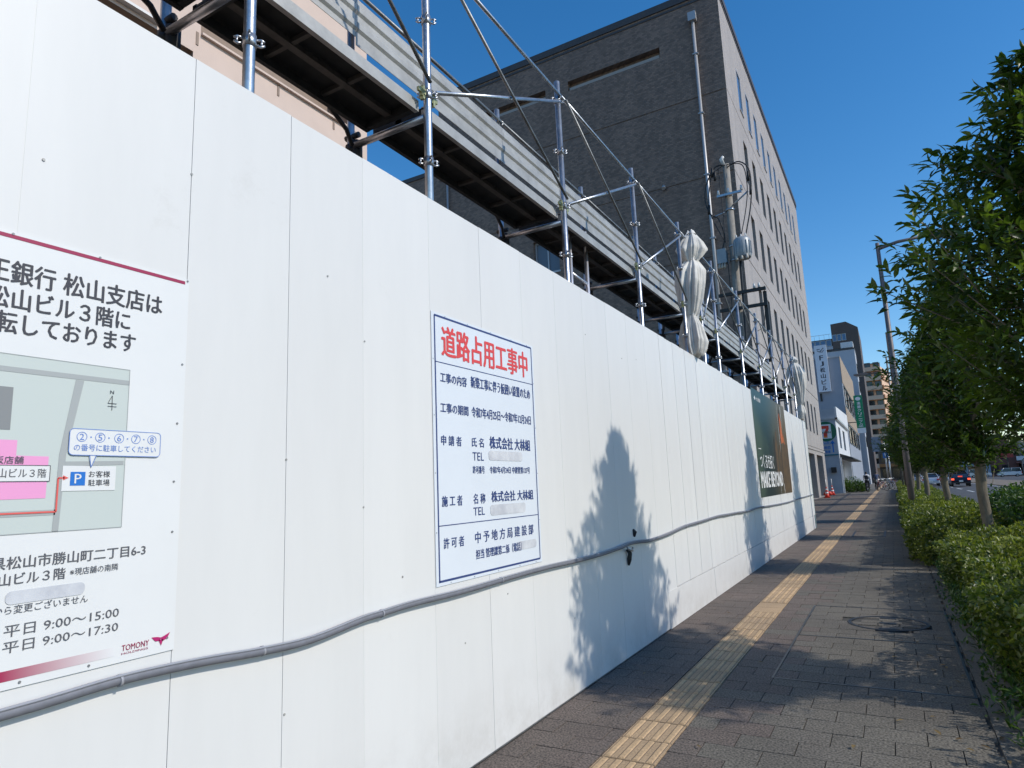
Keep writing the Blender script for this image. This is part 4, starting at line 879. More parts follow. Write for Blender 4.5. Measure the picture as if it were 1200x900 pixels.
# green clinic sign
gs = thing('green_clinic_sign', 'green vertical clinic sign with white lettering projecting over the pavement', 'sign', (-2.5, 86, 8.5))
MB().box(-2.96, -2.08, 85.9, 86.1, 6.9, 10.72).build('sign_box', mat('clinic_green', (.0, .23, .10), .45), gs); MB().box(-2.96, -2.08, 85.88, 86.12, 6.30, 6.88).build('lower_sign', SWH, gs)
for k, ch in enumerate('遠藤クリニック'):
    zt = 9.95 - k * .42; text(gs, ch, (-2.68, -2.32, zt - .34, zt), 85.88, SWH, face='y', bold=.07)
flat(gs, 'clinic_emblem', [[(-2.52 + .28 * math.cos(t * math.pi / 8), 10.32 + .22 * math.sin(t * math.pi / 8)) for t in range(16)]], 85.88, SWH, 'y')
text(gs, '内科', (-2.75, -2.3, 6.98, 7.2), 85.88, SWH, face='y', bold=.07)
MB().tube([(-3.8, 86, 7.6), (-2.96, 86, 7.6)], .05, 6).build('bracket', DKS, gs); MB().tube([(-3.8, 86, 10.2), (-2.96, 86, 10.2)], .05, 6).build('bracket', DKS, gs)
# low end-of-street clutter
lw = simple_building('brown_low_shops', 'low brown and grey shop row closing the far end of the street', -2.4, 6.0, 176, 186, 7.5, mat('brown_shop_wall', (.16, .12, .095), .8, 0, .4, .4))
for u in (-2, 0, 2, 4): win_y(lw, 176, u, u + 1.6, .3, 2.8); win_y(lw, 176, u, u + 1.4, 4.2, 6.2)
MB().prism([(-2.4, 3.2), (6.0, 3.2), (6.0, 3.7), (-2.4, 3.9)], 'y', 175.0, 175.99).build('awning', mat('awning_orange', (.40, .17, .06), .7), lw)
# row across the road
OPP = [('dark_shop_building', 'dark grey shop building across the junction behind the braking sedan', 3.6, 14.4, 206, 220, 9.0, (.10, .10, .11)),
       ('blue_shop_building', 'pale blue-grey shop building across the junction between the two vans', 12.0, 21.6, 204, 220, 10.5, (.28, .34, .42)),
       ('brick_shop_building', 'reddish brick shop across the junction above the white van', 19.2, 27.6, 205, 220, 9.6, (.22, .10, .08)),
       ('cream_shop_building', 'cream coloured shop building across the junction at the right edge', 25.4, 44, 203, 220, 8.4, (.34, .29, .26)),
       ('grey_store_building', 'plain grey store beyond the right edge on the opposite side of the road', 29.6, 42, 100, 145, 10.0, (.22, .22, .23))]
for nm, lb, x0, x1, y0, y1, z1, c in OPP:
    b = simple_building(nm, lb, x0 + 2.5, x1, y0, y1, z1, mat(nm + '_wall', c, .8, 0, .2, .5))
    n = max(2, int((x1 - x0 - 3) / 2.4))
    for k in range(n):
        u = x0 + 2.7 + k * 2.2; win_y(b, y0, u, u + 1.5, .4, 2.7); win_y(b, y0, u, u + 1.3, 4.2, 5.8)
    for k in range(4):
        v = y0 + .8 + k * (y1 - y0 - 2) / 4; MB().box(x0 + 2.42, x0 + 2.499, v, v + 2, .4, 2.8).build('shop_window', GLS, b)
    MB().box(x0 + 1.6, x0 + 2.498, y0 + .3, y1 - .3, 3.0, 3.3).build('awning', mat('opp_awning' + nm, (c[0] * .6 + .1, c[1] * .5, c[2] * .5), .7), b)
rs = thing('red_shop_sign', 'red shop sign panel under the tree crown across the road', 'sign', (24.9, 201, 0)); MB().box(23.6, 26.2, 201, 201.15, 4.4, 6.6).build('sign_face', mat('shop_red', (.35, .04, .03), .5), rs); MB().tube([(24.9, 201.1, -.13), (24.9, 201.1, 4.4)], .09, 8).build('sign_post', DKS, rs)
ws = thing('white_shop_sign', 'small white rectangular sign board beyond the white van', 'sign', (27.5, 200, 0)); MB().box(26.6, 28.4, 200, 200.15, 3.6, 4.6).build('sign_face', WHW, ws); MB().tube([(27.5, 200.1, -.13), (27.5, 200.1, 3.6)], .07, 8).build('sign_post', DKS, ws)

# direction signs over the street end
def road_sign(name, label, x0, x1, y, z0, z1, m, px, topz):
    t = thing(name, label, 'road sign', (px, y, 0)); MB().box(x0, x1, y - .04, y, z0, z1).build('sign_panel', m, t)
    MB().tube([(px, y + .15, 0), (px, y + .15, topz)], .09, 8).build('sign_post', STEEL, t); MB().tube([(px, y + .08, (z0 + z1) / 2), ((x0 + x1) / 2, y + .08, (z0 + z1) / 2)], .05, 6).build('sign_arm', STEEL, t); return t
road_sign('overhead_direction_sign', 'grey-blue overhead sign panel on a post at the end of the pavement', -1.95, -.85, 100, 4.5, 6.45, mat('sign_slate', (.16, .21, .28), .5), -.55, 6.6)
t = road_sign('blue_road_sign', 'small bright blue road sign near the street lamp base', -.82, -.25, 98, 3.55, 4.35, mat('road_sign_blue', (.02, .13, .42), .4), -.2, 4.5)
flat(t, 'arrow_print', [rect(-.58, -.50, 3.7, 4.05), [(-.68, 4.02), (-.40, 4.02), (-.54, 4.22)]], 97.95, SWH, 'y')

# ------------------------------------------------------------------ street lamps
LMP = mat('lamp_brown_paint', (.17, .145, .14), .5, .2, .2, 6)
def lamp(label, x, y, h, arms, r=.10):
    t = thing('street_lamp', label, 'street lamp', (x, y, 0), 'street lamps by the kerb'); MB().tube([(x, y, 0), (x, y, h * .45), (x, y, h)], [r, r * .85, r * .6], 12).build('lamp_pole', LMP, t)
    for (dx, z, ln) in arms:
        MB().tube([(x, y, z), (x + dx * ln * .4, y, z + .10), (x + dx * ln, y, z + .12)], [.05, .045, .04], 8).build('lamp_arm', LMP, t)
        a = x + dx * ln
        hm = MB(); hm.prism([(a - .02, z + .06), (a + dx * .25, z + .03), (a + dx * .72, z + .08), (a + dx * .74, z + .14), (a + dx * .1, z + .20)][::(1 if dx > 0 else -1)], 'y', y - .13, y + .13); hd = hm.build('lamp_head', LMP, t)
        q = sorted((a + dx * .25, a + dx * .66)); MB().box(q[0], q[1], y - .09, y + .09, z + .005, z + .028).build('lamp_lens', mat('lamp_lens', (.35, .36, .36), .3), hd)
lamp('tall brown street lamp with an arm over the road, nearest the tree crowns', .36, 20.0, 7.72, [(1, 7.55, 1.2)], .082)
lamp('brown lamp post further off with its lamp reaching over the pavement', .60, 40.0, 9.0, [(-1, 6.75, 1.1)], .11)
tp = thing('thin_sign_pole', 'slim grey pole just left of the far lamp post', 'pole', (.44, 41.5, 0)); MB().tube([(.44, 41.5, 0), (.44, 41.5, 7.9)], .045, 8).build('pole_shaft', STEEL_D, tp)

# ------------------------------------------------------------------ foliage
def leaf_arrays(P, D, Nn, L_, W_, droop=.25):
    """P base, D direction, N normal -> vertex and face arrays, 6 verts / 4 quads-tris per leaf"""
    n = len(P); S = np.cross(D, Nn); S /= np.linalg.norm(S, axis=1, keepdims=True) + 1e-9; Nn = np.cross(S, D)
    L_ = L_[:, None]; W_ = W_[:, None]
    def at(f, w, lift): return P + D * L_ * f + S * W_ * w + Nn * (W_ * lift - L_ * droop * f * f)
    V = np.stack([P, at(.32, .46, .16), at(.66, .40, .14), at(1, 0, 0), at(.66, -.40, .14), at(.32, -.46, .16), at(.32, 0, -.04), at(.66, 0, -.04)], 1).reshape(-1, 3)
    b = (np.arange(n) * 8)[:, None]
    F = np.concatenate([b + t for t in ([0, 6, 1], [0, 5, 6], [1, 6, 7], [1, 7, 2], [5, 4, 7], [5, 7, 6], [2, 7, 3], [4, 3, 7])], 1).reshape(-1, 3)
    return V, F
def leaf_mesh(name, P, D, Nn, L_, W_, m, droop=.25, tint=None):
    V, F = leaf_arrays(P, D, Nn, L_, W_, droop)
    me = bpy.data.meshes.new(name); me.vertices.add(len(V)); me.vertices.foreach_set('co', V.astype(np.float32).ravel())
    me.loops.add(len(F) * 3); me.loops.foreach_set('vertex_index', F.astype(np.int32).ravel())
    me.polygons.add(len(F)); me.polygons.foreach_set('loop_start', np.arange(len(F), dtype=np.int32) * 3); me.polygons.foreach_set('loop_total', np.full(len(F), 3, np.int32))
    me.update(calc_edges=True); me.materials.append(m)
    at = me.attributes.new('tint', 'FLOAT', 'FACE'); t = tint if tint is not None else RNG.random(len(P)); at.data.foreach_set('value', np.repeat(t, 8).astype(np.float32))
    return me
def unit(v): return v / (np.linalg.norm(v, axis=-1, keepdims=True) + 1e-9)
LEAF_T = leaf_mat('tree_leaf', (0.014, 0.036, 0.010), (0.115, 0.165, 0.024), .42, .42)
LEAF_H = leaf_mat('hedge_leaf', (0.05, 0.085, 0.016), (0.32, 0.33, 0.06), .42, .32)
LEAF_G = leaf_mat('low_plant_leaf', (0.025, 0.065, 0.012), (0.10, 0.16, 0.03), .4, .3)
BARK = mat('grey_bark', (.20, .165, .115), .9, 0, .45, 9, .6, 22, stretch=(1, 1, .4))
def tree_variant(seed, zlo=1.62, zw=2.75, ztop=4.78, rmax=1.12, ntwig=1150, nl=13, ls=.105):
    g = np.random.default_rng(seed); 
    zz = zlo + (ztop - zlo) * g.beta(1.35, 1.55, ntwig)
    def prof(z): return np.where(z < zw, rmax * np.sqrt(np.clip((z - zlo + .12) / (zw - zlo + .12), 0, 1)) ** .8, rmax * np.clip((ztop - z) / (ztop - zw), 0, 1) ** .72)
    th = g.uniform(0, 2 * np.pi, ntwig)
    lump = 1 + .13 * np.sin(3 * th + seed + 2 * zz) + .10 * np.sin(5 * th - 3.1 * zz + seed) + .06 * np.sin(9 * th + 5 * zz)
    rr = prof(zz) * lump * (g.random(ntwig) ** .60) * (1 + .08 * g.normal(0, 1, ntwig))
    rad = np.stack([np.cos(th), np.sin(th), np.zeros(ntwig)], 1)
    tl = g.uniform(.26, .46, ntwig) * np.clip(prof(zz) / .5, .5, 1)
    tip = rad * rr[:, None]; tip[:, 2] = zz
    d = unit(rad * g.uniform(.45, 1, (ntwig, 1)) + np.array([0, 0, 1.0]) * g.uniform(.15, .95, (ntwig, 1)) + g.normal(0, .22, (ntwig, 3)))
    base = tip - d * tl[:, None]
    side = unit(np.cross(d, [0, 0, 1.0]) + 1e-3); up = np.cross(side, d)
    Ps = []; Ds = []; Ns = []; Ls = []; Ws = []; Ts = []
    tt = g.random(ntwig)
    for k in range(nl):
        f = (k + .5) / nl
        p = base + d * (tl * (.25 + .75 * f))[:, None]
        ang = k * 2.4 + g.uniform(0, .6, ntwig)
        o = side * np.cos(ang)[:, None] + up * np.sin(ang)[:, None]
        dd = unit(o * (1.0 - .55 * f) + d * (.35 + .8 * f) + g.normal(0, .12, (ntwig, 3)) + np.array([0, 0, -.18]))
        nn = unit(np.array([0, 0, 1.0]) + o * -.2 + g.normal(0, .5, (ntwig, 3)))
        Ps.append(p); Ds.append(dd); Ns.append(nn); Ls.append(ls * g.uniform(.65, 1.15, ntwig)); Ws.append(ls * .33 * g.uniform(.8, 1.2, ntwig)); Ts.append(np.clip(.25 + .5 * tt + .45 * (f - .6) + g.normal(0, .12, ntwig), 0, 1))
    crown = leaf_mesh('crown', np.concatenate(Ps), np.concatenate(Ds), np.concatenate(Ns), np.concatenate(Ls), np.concatenate(Ws), LEAF_T, .28, np.concatenate(Ts))
    rgt = random.Random(seed)
    tr = MB(); w = [rgt.uniform(-.045, .045) for _ in range(8)]
    tr.tube([(w[0], w[1], 0), (w[2], w[3], .5), (w[4] + .01, w[5], 1.1), (w[6], w[7], 1.6), (0, 0, 2.2), (.02, 0, 3.0), (0, 0, 3.9)], [.088, .070, .066, .070, .052, .032, .010], 12)
    trunk = tr.mesh('trunk', BARK)
    limbs = []
    for k in range(5):
        a = rgt.uniform(0, 6.28); z0 = 1.5 + k * .32; ln = .75 * (1 - k * .07)
        limbs.append(MB().tube([(0, 0, z0), (ln * .45 * math.cos(a), ln * .45 * math.sin(a), z0 + .28), (ln * math.cos(a + .2), ln * math.sin(a + .2), z0 + .75)], [.034, .024, .008], 7).mesh('limb', BARK))
    tw = MB()
    idx = g.choice(ntwig, 420, replace=False)
    for j in idx: 
        tw.tube([tuple(base[j] * [.7, .7, 1] - [0, 0, .05]), tuple(tip[j])], [.006, .002], 3, cap=False)
    twigs = tw.mesh('twigs', BARK)
    return crown, trunk, limbs, twigs
V1_ = tree_variant(5, 1.6, 2.6, 4.5, 1.27, 1750, 13, .100); V2_ = tree_variant(23, 1.55, 2.7, 4.6, 1.08, 1150, 11, .115); V3_ = tree_variant(41, 1.5, 2.7, 4.7, .98, 900, 10, .125)
def tree(v, label, x, y, rot=0, s=1.0):
    t = thing('street_tree', label, 'tree', (x, y, .0), 'evergreen street trees along the kerb'); t.rotation_euler.z = rot; t.scale = (s, s, s)
    link('crown', v[0], t, (0, 0, 0)); link('trunk', v[1], t, (0, 0, 0))
    for l in v[2]: link('limb', l, t, (0, 0, 0))
    o = link('twigs', v[3], t, (0, 0, 0)); o['kind'] = 'stuff'
tree(V1_, 'nearest leafy evergreen street tree whose crown fills the upper right edge', 1.30, 5.42, .4, 1.0)
tree(V2_, 'evergreen street tree with the thick forked trunk rising from the near hedge', 1.08, 11.55, 1.9, 1.0)
tree(V3_, 'evergreen street tree with a slimmer trunk, the second trunk seen from the right', .98, 17.2, 3.3, .98)
tree(V2_, 'street tree behind the slim trunk, next to the tall lamp post', .86, 23.4, 4.9, 1.05)
tree(V3_, 'street tree beyond the lamp post, its trunk half hidden', .84, 30.0, .9, 1.0)
tree(V1_, 'dark street tree further along the kerb past the lamp post', .86, 37.5, 2.2, 1.1)
tree(V3_, 'street tree far along the kerb before the far lamp', 1.0, 46, 5.6, 1.1)
tree(V2_, 'most distant street tree of the kerbside row', 1.0, 56, 1.2, 1.15)
for x, y, r_, lab in ((13, 186, .3, 'distant bushy tree across the junction behind the pale van'), (9, 150, 2.6, 'distant tree standing past the dark car'), (6.2, 160, .6, 'distant tree closing the road end on the left')):
    tree(V3_, lab, x, y, r_, 1.9)

def hedge(name, label, x0, x1, y0, y1, z1, dens, m, ls=.055, seed=1, z0=.02):
    g = np.random.default_rng(seed); W, D_, H = x1 - x0, y1 - y0, z1 - z0
    areas = np.array([W * D_, H * D_, H * D_, H * W, H * W]); n = (areas * dens).astype(int)
    P = []; N_ = []
    def bump(a, b): return .06 * np.sin(3.1 * a + seed) + .055 * np.sin(3.7 * b + 2 * a) + .05 * np.sin(11 * a - 7 * b) + .03 * np.sin(19 * b + 5 * a)
    for s, k in enumerate(n):
        u, v = g.random(k), g.random(k); dp = g.exponential(.055, k) - .04
        if s == 0: a, b = x0 + W * u, y0 + D_ * v; P.append(np.stack([a, b, z1 + bump(a, b) - dp], 1)); N_.append(np.tile([0, 0, 1.], (k, 1)))
        elif s in (1, 2):
            b, c = y0 + D_ * u, z0 + H * v; sg_ = -1 if s == 1 else 1; xx = (x0 if s == 1 else x1) + sg_ * (bump(b, c) - .06 * (1 - v) - dp); P.append(np.stack([xx, b, c], 1)); N_.append(np.tile([sg_, 0, .3], (k, 1)))
        else:
            a, c = x0 + W * u, z0 + H * v; sg_ = -1 if s == 3 else 1; yy_ = (y0 if s == 3 else y1) + sg_ * (bump(a, c) - dp); P.append(np.stack([a, yy_, c], 1)); N_.append(np.tile([0, sg_, .3], (k, 1)))
    P = np.concatenate(P); N_ = np.concatenate(N_); k = len(P)
    out = unit(N_ * .6 + g.normal(0, .75, (k, 3)) + [0, 0, .15]); nn = unit(np.cross(out, g.normal(0, 1, (k, 3)))) * .7 + [0, 0, .8]
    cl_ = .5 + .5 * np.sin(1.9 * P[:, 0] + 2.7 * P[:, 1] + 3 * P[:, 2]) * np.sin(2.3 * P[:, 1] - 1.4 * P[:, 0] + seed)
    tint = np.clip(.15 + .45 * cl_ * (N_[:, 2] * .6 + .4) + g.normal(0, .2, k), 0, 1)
    t = thing(name, label, 'hedge', ((x0 + x1) / 2, (y0 + y1) / 2, 0))
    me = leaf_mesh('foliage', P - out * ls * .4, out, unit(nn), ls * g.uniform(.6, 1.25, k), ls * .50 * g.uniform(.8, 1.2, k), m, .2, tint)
    o = link('foliage', me, t)
    st = MB(); rg = random.Random(seed)
    for j in range(int(W * D_ * 14)):
        a, b = rg.uniform(x0 + .06, x1 - .06), rg.uniform(y0 + .06, y1 - .06); h = rg.uniform(.7, .95) * H
        st.tube([(a, b, 0), (a + rg.uniform(-.08, .08), b + rg.uniform(-.08, .08), h * .5), (a + rg.uniform(-.12, .12), b + rg.uniform(-.12, .12), h)], [.008, .006, .003], 4, cap=False)
    o = link('stems', st.mesh('stems', BARK), t); o['kind'] = 'stuff'
    # shaded inner twig mass
    k2 = int(W * D_ * H * 2600); Q = np.stack([g.uniform(x0 + .07, x1 - .07, k2), g.uniform(y0 + .07, y1 - .07, k2), g.uniform(z0, z1 - .07, k2)], 1)
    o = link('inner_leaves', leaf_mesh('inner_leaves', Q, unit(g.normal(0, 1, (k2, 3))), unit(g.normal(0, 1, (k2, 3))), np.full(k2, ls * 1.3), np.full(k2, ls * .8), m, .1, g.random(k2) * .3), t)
hedge('clipped_hedge', 'yellow-green clipped hedge beside the pavement, the nearest stretch', .54, 1.72, 4.9, 11.2, .58, 2300, LEAF_H, .055, 3)
hedge('clipped_hedge', 'second boxy hedge stretch behind the near one with a dark end face', .20, 1.55, 12.0, 18.9, .64, 1400, LEAF_H, .06, 5)
hedge('clipped_hedge', 'third hedge stretch around the lamp post', .22, 1.55, 19.3, 34, .66, 800, LEAF_H, .07, 7)
hedge('clipped_hedge', 'most distant hedge stretch along the kerb', .35, 1.55, 36, 70, .70, 350, LEAF_H, .09, 8)
hedge('kerbside_shrub', 'loose brighter green shrub between the near hedge and the road', 1.75, 2.35, 7.4, 11.4, .40, 1300, LEAF_G, .06, 12)
hedge('kerbside_shrub', 'tall sparse shrub by the forked tree trunk', 1.45, 2.1, 11.5, 14.6, .98, 700, LEAF_G, .065, 15)
# low plants spilling over the pavement edge
def tuft(label, spots, m, seed, ls=.06, h=.14, nper=26):
    g = np.random.default_rng(seed); P = []; D = []; Lz = []
    for (x, y, s) in spots:
        k = int(nper * s); a = g.uniform(0, 6.28, k); e = g.uniform(.35, 1.3, k)
        st = np.stack([x + g.normal(0, .05 * s, k), y + g.normal(0, .07 * s, k), g.uniform(.0, h * s, k)], 1)
        P.append(st); D.append(np.stack([np.cos(a) * np.cos(e), np.sin(a) * np.cos(e), np.sin(e)], 1)); Lz.append(ls * g.uniform(.7, 1.2, k))
    P, D, Lz = np.concatenate(P), np.concatenate(D), np.concatenate(Lz); k = len(P)
    o = link('low_plants', leaf_mesh('low_plants', P, unit(D), unit(np.tile([0, 0, 1.], (k, 1)) + g.normal(0, .3, (k, 3))), Lz, Lz * .36, m, .3)); tag(o, label, 'plants', kind='stuff')
rg = random.Random(4)
sp = [(rg.uniform(.43, .60), y, rg.uniform(.5, 1.5)) for y in np.arange(5.0, 12.3, .07)] + [(rg.uniform(.5, .75), y, rg.uniform(.8, 1.6)) for y in np.arange(3.0, 5.0, .10)] + [(.40, 4.62, .5), (.36, 4.85, .6), (.42, 4.3, .6), (.45, 4.15, .5), (.5, 4.9, .8)]
tuft('low green ground cover spilling over the pavement edge under the hedge', sp, LEAF_G, 6, .055, .16, 34)
sp = [(rg.uniform(.62, .9), rg.uniform(5.0, 5.6), 1.2) for _ in range(10)] + [(rg.uniform(.7, 1.5), rg.uniform(3.6, 5.2), 1.6) for _ in range(50)]
tuft('brighter pale-tipped low shrubs at the near end of the bed', sp, LEAF_H, 9, .07, .30, 34)
# shrub mass before the shop
g = np.random.default_rng(31); k = 5200; cs = np.array([[-3.9, 65.6, .50, .75], [-3.2, 66.2, .62, .85], [-2.6, 65.4, .42, .6], [-3.5, 64.9, .35, .6], [-2.3, 66.3, .3, .45], [-4.3, 66.4, .6, .6]])
ci = g.integers(0, 6, k); dr = unit(g.normal(0, 1, (k, 3))); rr_ = cs[ci, 3] * g.random(k) ** .35
P = cs[ci, :3] + dr * rr_[:, None] * [1, 1, .95]; P = P[P[:, 2] > .03]; k = len(P); D = unit(g.normal(0, .8, (k, 3)) + [0, 0, .5])
rsb = thing('round_shrub', 'untidy dark green shrub mass in front of the convenience-store building', 'shrub', (-3.3, 65.8, 0))
link('foliage', leaf_mesh('foliage', P, D, unit(g.normal(0, 1, (k, 3)) + [0, 0, .6]), g.uniform(.10, .2, k), g.uniform(.04, .07, k), LEAF_G, .25), rsb)
st = MB()
for c in cs: st.tube([(c[0], c[1], 0), (c[0] + .05, c[1], c[2]), (c[0] - .05, c[1], c[2] + c[3] * .5)], [.03, .02, .008], 5)
o = st.build('stems', BARK, rsb); o['kind'] = 'stuff'

# ------------------------------------------------------------------ traffic cones
CRED = mat('cone_red', (.62, .045, .02), .5); CWH = mat('cone_white', (.75, .75, .73), .5)
def cone(label, x, y):
    t = thing('traffic_cone', label, 'traffic cone', (x, y, 0), 'cones by the grey building entrance')
    MB().box(x - .2, x + .2, y - .2, y + .2, .004, .05).build('cone_base', CRED, t)
    zs = [.05, .28, .40, .52, .62, .74]; r = lambda z: .15 - .12 * (z - .05) / .69
    for k in range(5): MB().tube([(x, y, zs[k] + .001), (x, y, zs[k + 1])], [r(zs[k]), r(zs[k + 1])], 14).build('band', CWH if k in (1, 3) else CRED, t)
    MB().tube([(x, y, .74), (x, y, 1.25)], .022, 8).build('tip_rod', CWH, t)
cone('red and white traffic cone nearer the grey building corner', -4.02, 49.7)
cone('red and white traffic cone behind the first one', -4.20, 57.0)
bx = thing('red_sandbag', 'red weight bag lying between the traffic cones', 'weight bag', (-4.25, 53.5, 0)); mb = MB()
mb.tube([(-4.55, 53.5, .12), (-4.45, 53.5, .16), (-4.1, 53.5, .20), (-3.98, 53.5, .12)], [.05, .15, .17, .05], 10); mb.build('bag', CRED, bx)

# ------------------------------------------------------------------ cars
TYRE = mat('tyre', (.02, .02, .02), .8); RIM = mat('wheel_rim', (.4, .4, .42), .3, .8); TAIL = mat('tail_light', (.75, .02, .01), .3, emit=.0); TAILON = mat('brake_light_lit', (1.0, .10, .04), .3, emit=1.6); PLATE = mat('number_plate', (.7, .7, .68), .5)
def car(name, label, x, y, col, kind='sedan', heading=0, lit=False, cat='car'):
    """rear faces -Y when heading 0; local frame: x right, y forward"""
    t = thing(name, label, cat, (x, y, -.13)); t.rotation_euler.z = heading
    body = mat('car_paint_' + name + str(len(MATS)), col, .25, .3)
    if kind == 'van': prof = [(-2.2, .35), (-2.2, 1.0), (-2.15, 1.15), (1.35, 1.12), (2.05, .95), (2.2, .7), (2.2, .35)]; cab = [(-2.14, 1.15), (-2.02, 1.86), (-1.8, 1.92), (.75, 1.90), (1.0, 1.82), (1.62, 1.08)]; W = .84; WC = .74
    else: prof = [(-2.15, .33), (-2.2, .62), (-2.12, .95), (-1.65, 1.00), (.9, .95), (1.9, .80), (2.2, .62), (2.2, .33)]; cab = [(-1.75, .98), (-1.05, 1.38), (-.2, 1.46), (.35, 1.40), (1.15, .93)]; W = .86; WC = .64
    L0 = []
    def loft(poly, w0, w1, z0, z1):
        n = len(poly); vs = []
        for s in (-1, 1):
            for (py_, pz) in poly:
                f = (pz - z0) / (z1 - z0); w = w0 + (w1 - w0) * min(max(f, 0), 1); vs.append((s * w, py_, pz))
        return vs, [tuple(range(n)), tuple(range(2 * n - 1, n - 1, -1))] + [(i, n + i, n + (i + 1) % n, (i + 1) % n) for i in range(n)]
    zt = max(p[1] for p in prof)
    v, f = loft(prof, W, W * .97, .3, zt); b = MB().add(v, f); o = b.build('body', body, t, (0, 0, 0)); mo = o.modifiers.new('bevel', 'BEVEL'); mo.width = .06; mo.segments = 2
    zc = max(p[1] for p in cab); v, f = loft(cab, W * .95, WC, zt - .05, zc); MB().add(v, f).build('cabin_glass', GLS, t, (0, 0, 0))
    top = [(p[0], p[1]) for p in cab if p[1] > zc - .14]; y0, y1 = min(p[0] for p in top), max(p[0] for p in top)
    MB().box(-WC - .01, WC + .01, y0 - .02, y1 + .05, zc - .04, zc + .03).build('roof', body, t, (0, 0, 0))
    for s in (-1, 1):
        pm = MB()
        for (a, c_) in ((cab[0], cab[1]), (cab[-2], cab[-1])): pm.tube([(s * (W * .94), a[0], a[1]), (s * (WC + .005), c_[0], c_[1])] if a[1] < c_[1] else [(s * (WC + .005), a[0], a[1]), (s * W * .94, c_[0], c_[1])], .035, 6)
        pm.tube([(s * W * .95, (cab[0][0] + cab[-1][0]) / 2, zt), (s * (WC + .01), (y0 + y1) / 2, zc)], .035, 6)
        pm.build('roof_pillar', body, t, (0, 0, 0))
    for sx_ in (-1, 1):
        for wy in (-1.35, 1.35):
            w = MB().tube([(sx_ * (W - .2), wy, .31), (sx_ * (W + .005), wy, .31)], .31, 18).build('wheel', TYRE, t, (0, 0, 0)); MB().tube([(sx_ * (W + .006), wy, .31), (sx_ * (W + .02), wy, .31)], .19, 12).build('rim', RIM, w, (0, 0, 0))
        yb = -2.205 if kind != 'van' else -2.21
        MB().box(min(sx_ * .58, sx_ * .83), max(sx_ * .58, sx_ * .83), yb - .02, yb + .1, .68, .86 if kind != 'van' else 1.05).build('tail_light', TAILON if lit else TAIL, t, (0, 0, 0))
        MB().box(min(sx_ * .55, sx_ * .82), max(sx_ * .55, sx_ * .82), 2.12, 2.215, .62, .76).build('headlight', SWH, t, (0, 0, 0))
        MB().box(min(sx_ * .88, sx_ * 1.02), max(sx_ * .88, sx_ * 1.02), .95, 1.05, .98, 1.10).build('mirror', body, t, (0, 0, 0))
    if lit: MB().box(-.2, .2, -1.72, -1.66, 1.04, 1.09).build('tail_light', TAILON, t, (0, 0, 0))
    MB().box(-.84, .84, -2.26, -2.12, .34, .5).build('bumper', body if kind != 'van' else DKS, t, (0, 0, 0))
    MB().box(-.18, .18, -2.285, -2.262, .50, .66).build('number_plate', PLATE, t, (0, 0, 0))
car('silver_sedan', 'silver sedan seen from behind between two tree trunks', 3.75, 92, (.52, .55, .60))
car('black_sedan', 'dark sedan with glowing brake lights in the road', 6.1, 85, (.012, .014, .03), lit=True)
car('white_hatchback', 'white car just ahead of the dark braking sedan', 6.0, 97, (.68, .69, .70))
car('red_car', 'dark red car partly hidden behind the slim tree trunk', 5.1, 106, (.30, .02, .02))
car('white_van', 'white van seen side-on across the road at right', 22.6, 183, (.66, .69, .74), 'van', R(90), cat='van')
car('cream_van', 'pale van half hidden behind the forked tree trunk', 17.9, 190, (.60, .61, .62), 'van', R(-90), cat='van')
car('dark_parked_car', 'dark car at the right edge just behind the white van', 28.3, 184, (.02, .022, .025), 'sedan', R(90))
car('small_grey_car', 'grey car standing far down the street beyond the cyclists', 1.1 + 1.6, 118, (.25, .27, .30))
car('distant_white_car', 'tiny white car far down the road beside the trees', 3.6, 140, (.6, .62, .64))

# ------------------------------------------------------------------ cyclists and parked bicycles
def bicycle(label, x, y, rot, col=(.35, .05, .06), group=None):
    t = thing('bicycle', label, 'bicycle', (x, y, 0), group); t.rotation_euler.z = rot
    fm = mat('bike_paint_%d' % len(MATS), col, .35, .3); Z = (0, 0, 0)
    for wy in (-.54, .54):
        mb = MB(); mb.tube([(0, wy + .33 * math.cos(k * math.pi / 12), .34 + .33 * math.sin(k * math.pi / 12)) for k in range(25)], .018, 6, cap=False); w = mb.build('wheel', TYRE, t, Z)
        sp_ = MB()
        for k in range(8): sp_.tube([(0, wy, .34), (0, wy + .32 * math.cos(k * math.pi / 4), .34 + .32 * math.sin(k * math.pi / 4))], .004, 4)
        sp_.build('spokes', STEEL, w, Z)
    f = MB()
    for a, b in (((0, -.54, .34), (0, -.08, .34)), ((0, -.54, .34), (0, -.2, .80)), ((0, -.08, .34), (0, -.22, .88)), ((0, -.08, .34), (0, .38, .80)), ((0, -.2, .72), (0, .36, .86)), ((0, .54, .34), (0, .36, 1.0))): f.tube([a, b], .018, 6)
    f.build('frame', fm, t, Z); MB().tube([(-.26, .22, 1.02), (0, .36, 1.02), (.26, .22, 1.02)], .014, 6).build('handlebar', STEEL, t, Z)
    MB().box(-.07, .07, -.34, -.10, .88, .93).build('saddle', BLACKR, t, Z); MB().box(-.15, .15, .46, .74, .78, 1.0).build('basket', STEEL_D, t, Z)
    MB().box(-.07, .07, -.80, -.32, .70, .72).build('rack', STEEL_D, t, Z); return t
SKIN = mat('skin', (.42, .26, .19), .6); HAIR = mat('black_hair', (.012, .01, .01), .6); SHIRTW = mat('white_shirt', (.62, .63, .66), .8); DARKC = mat('dark_clothes', (.018, .02, .026), .8); NAVC = mat('navy_clothes', (.05, .07, .13), .8)
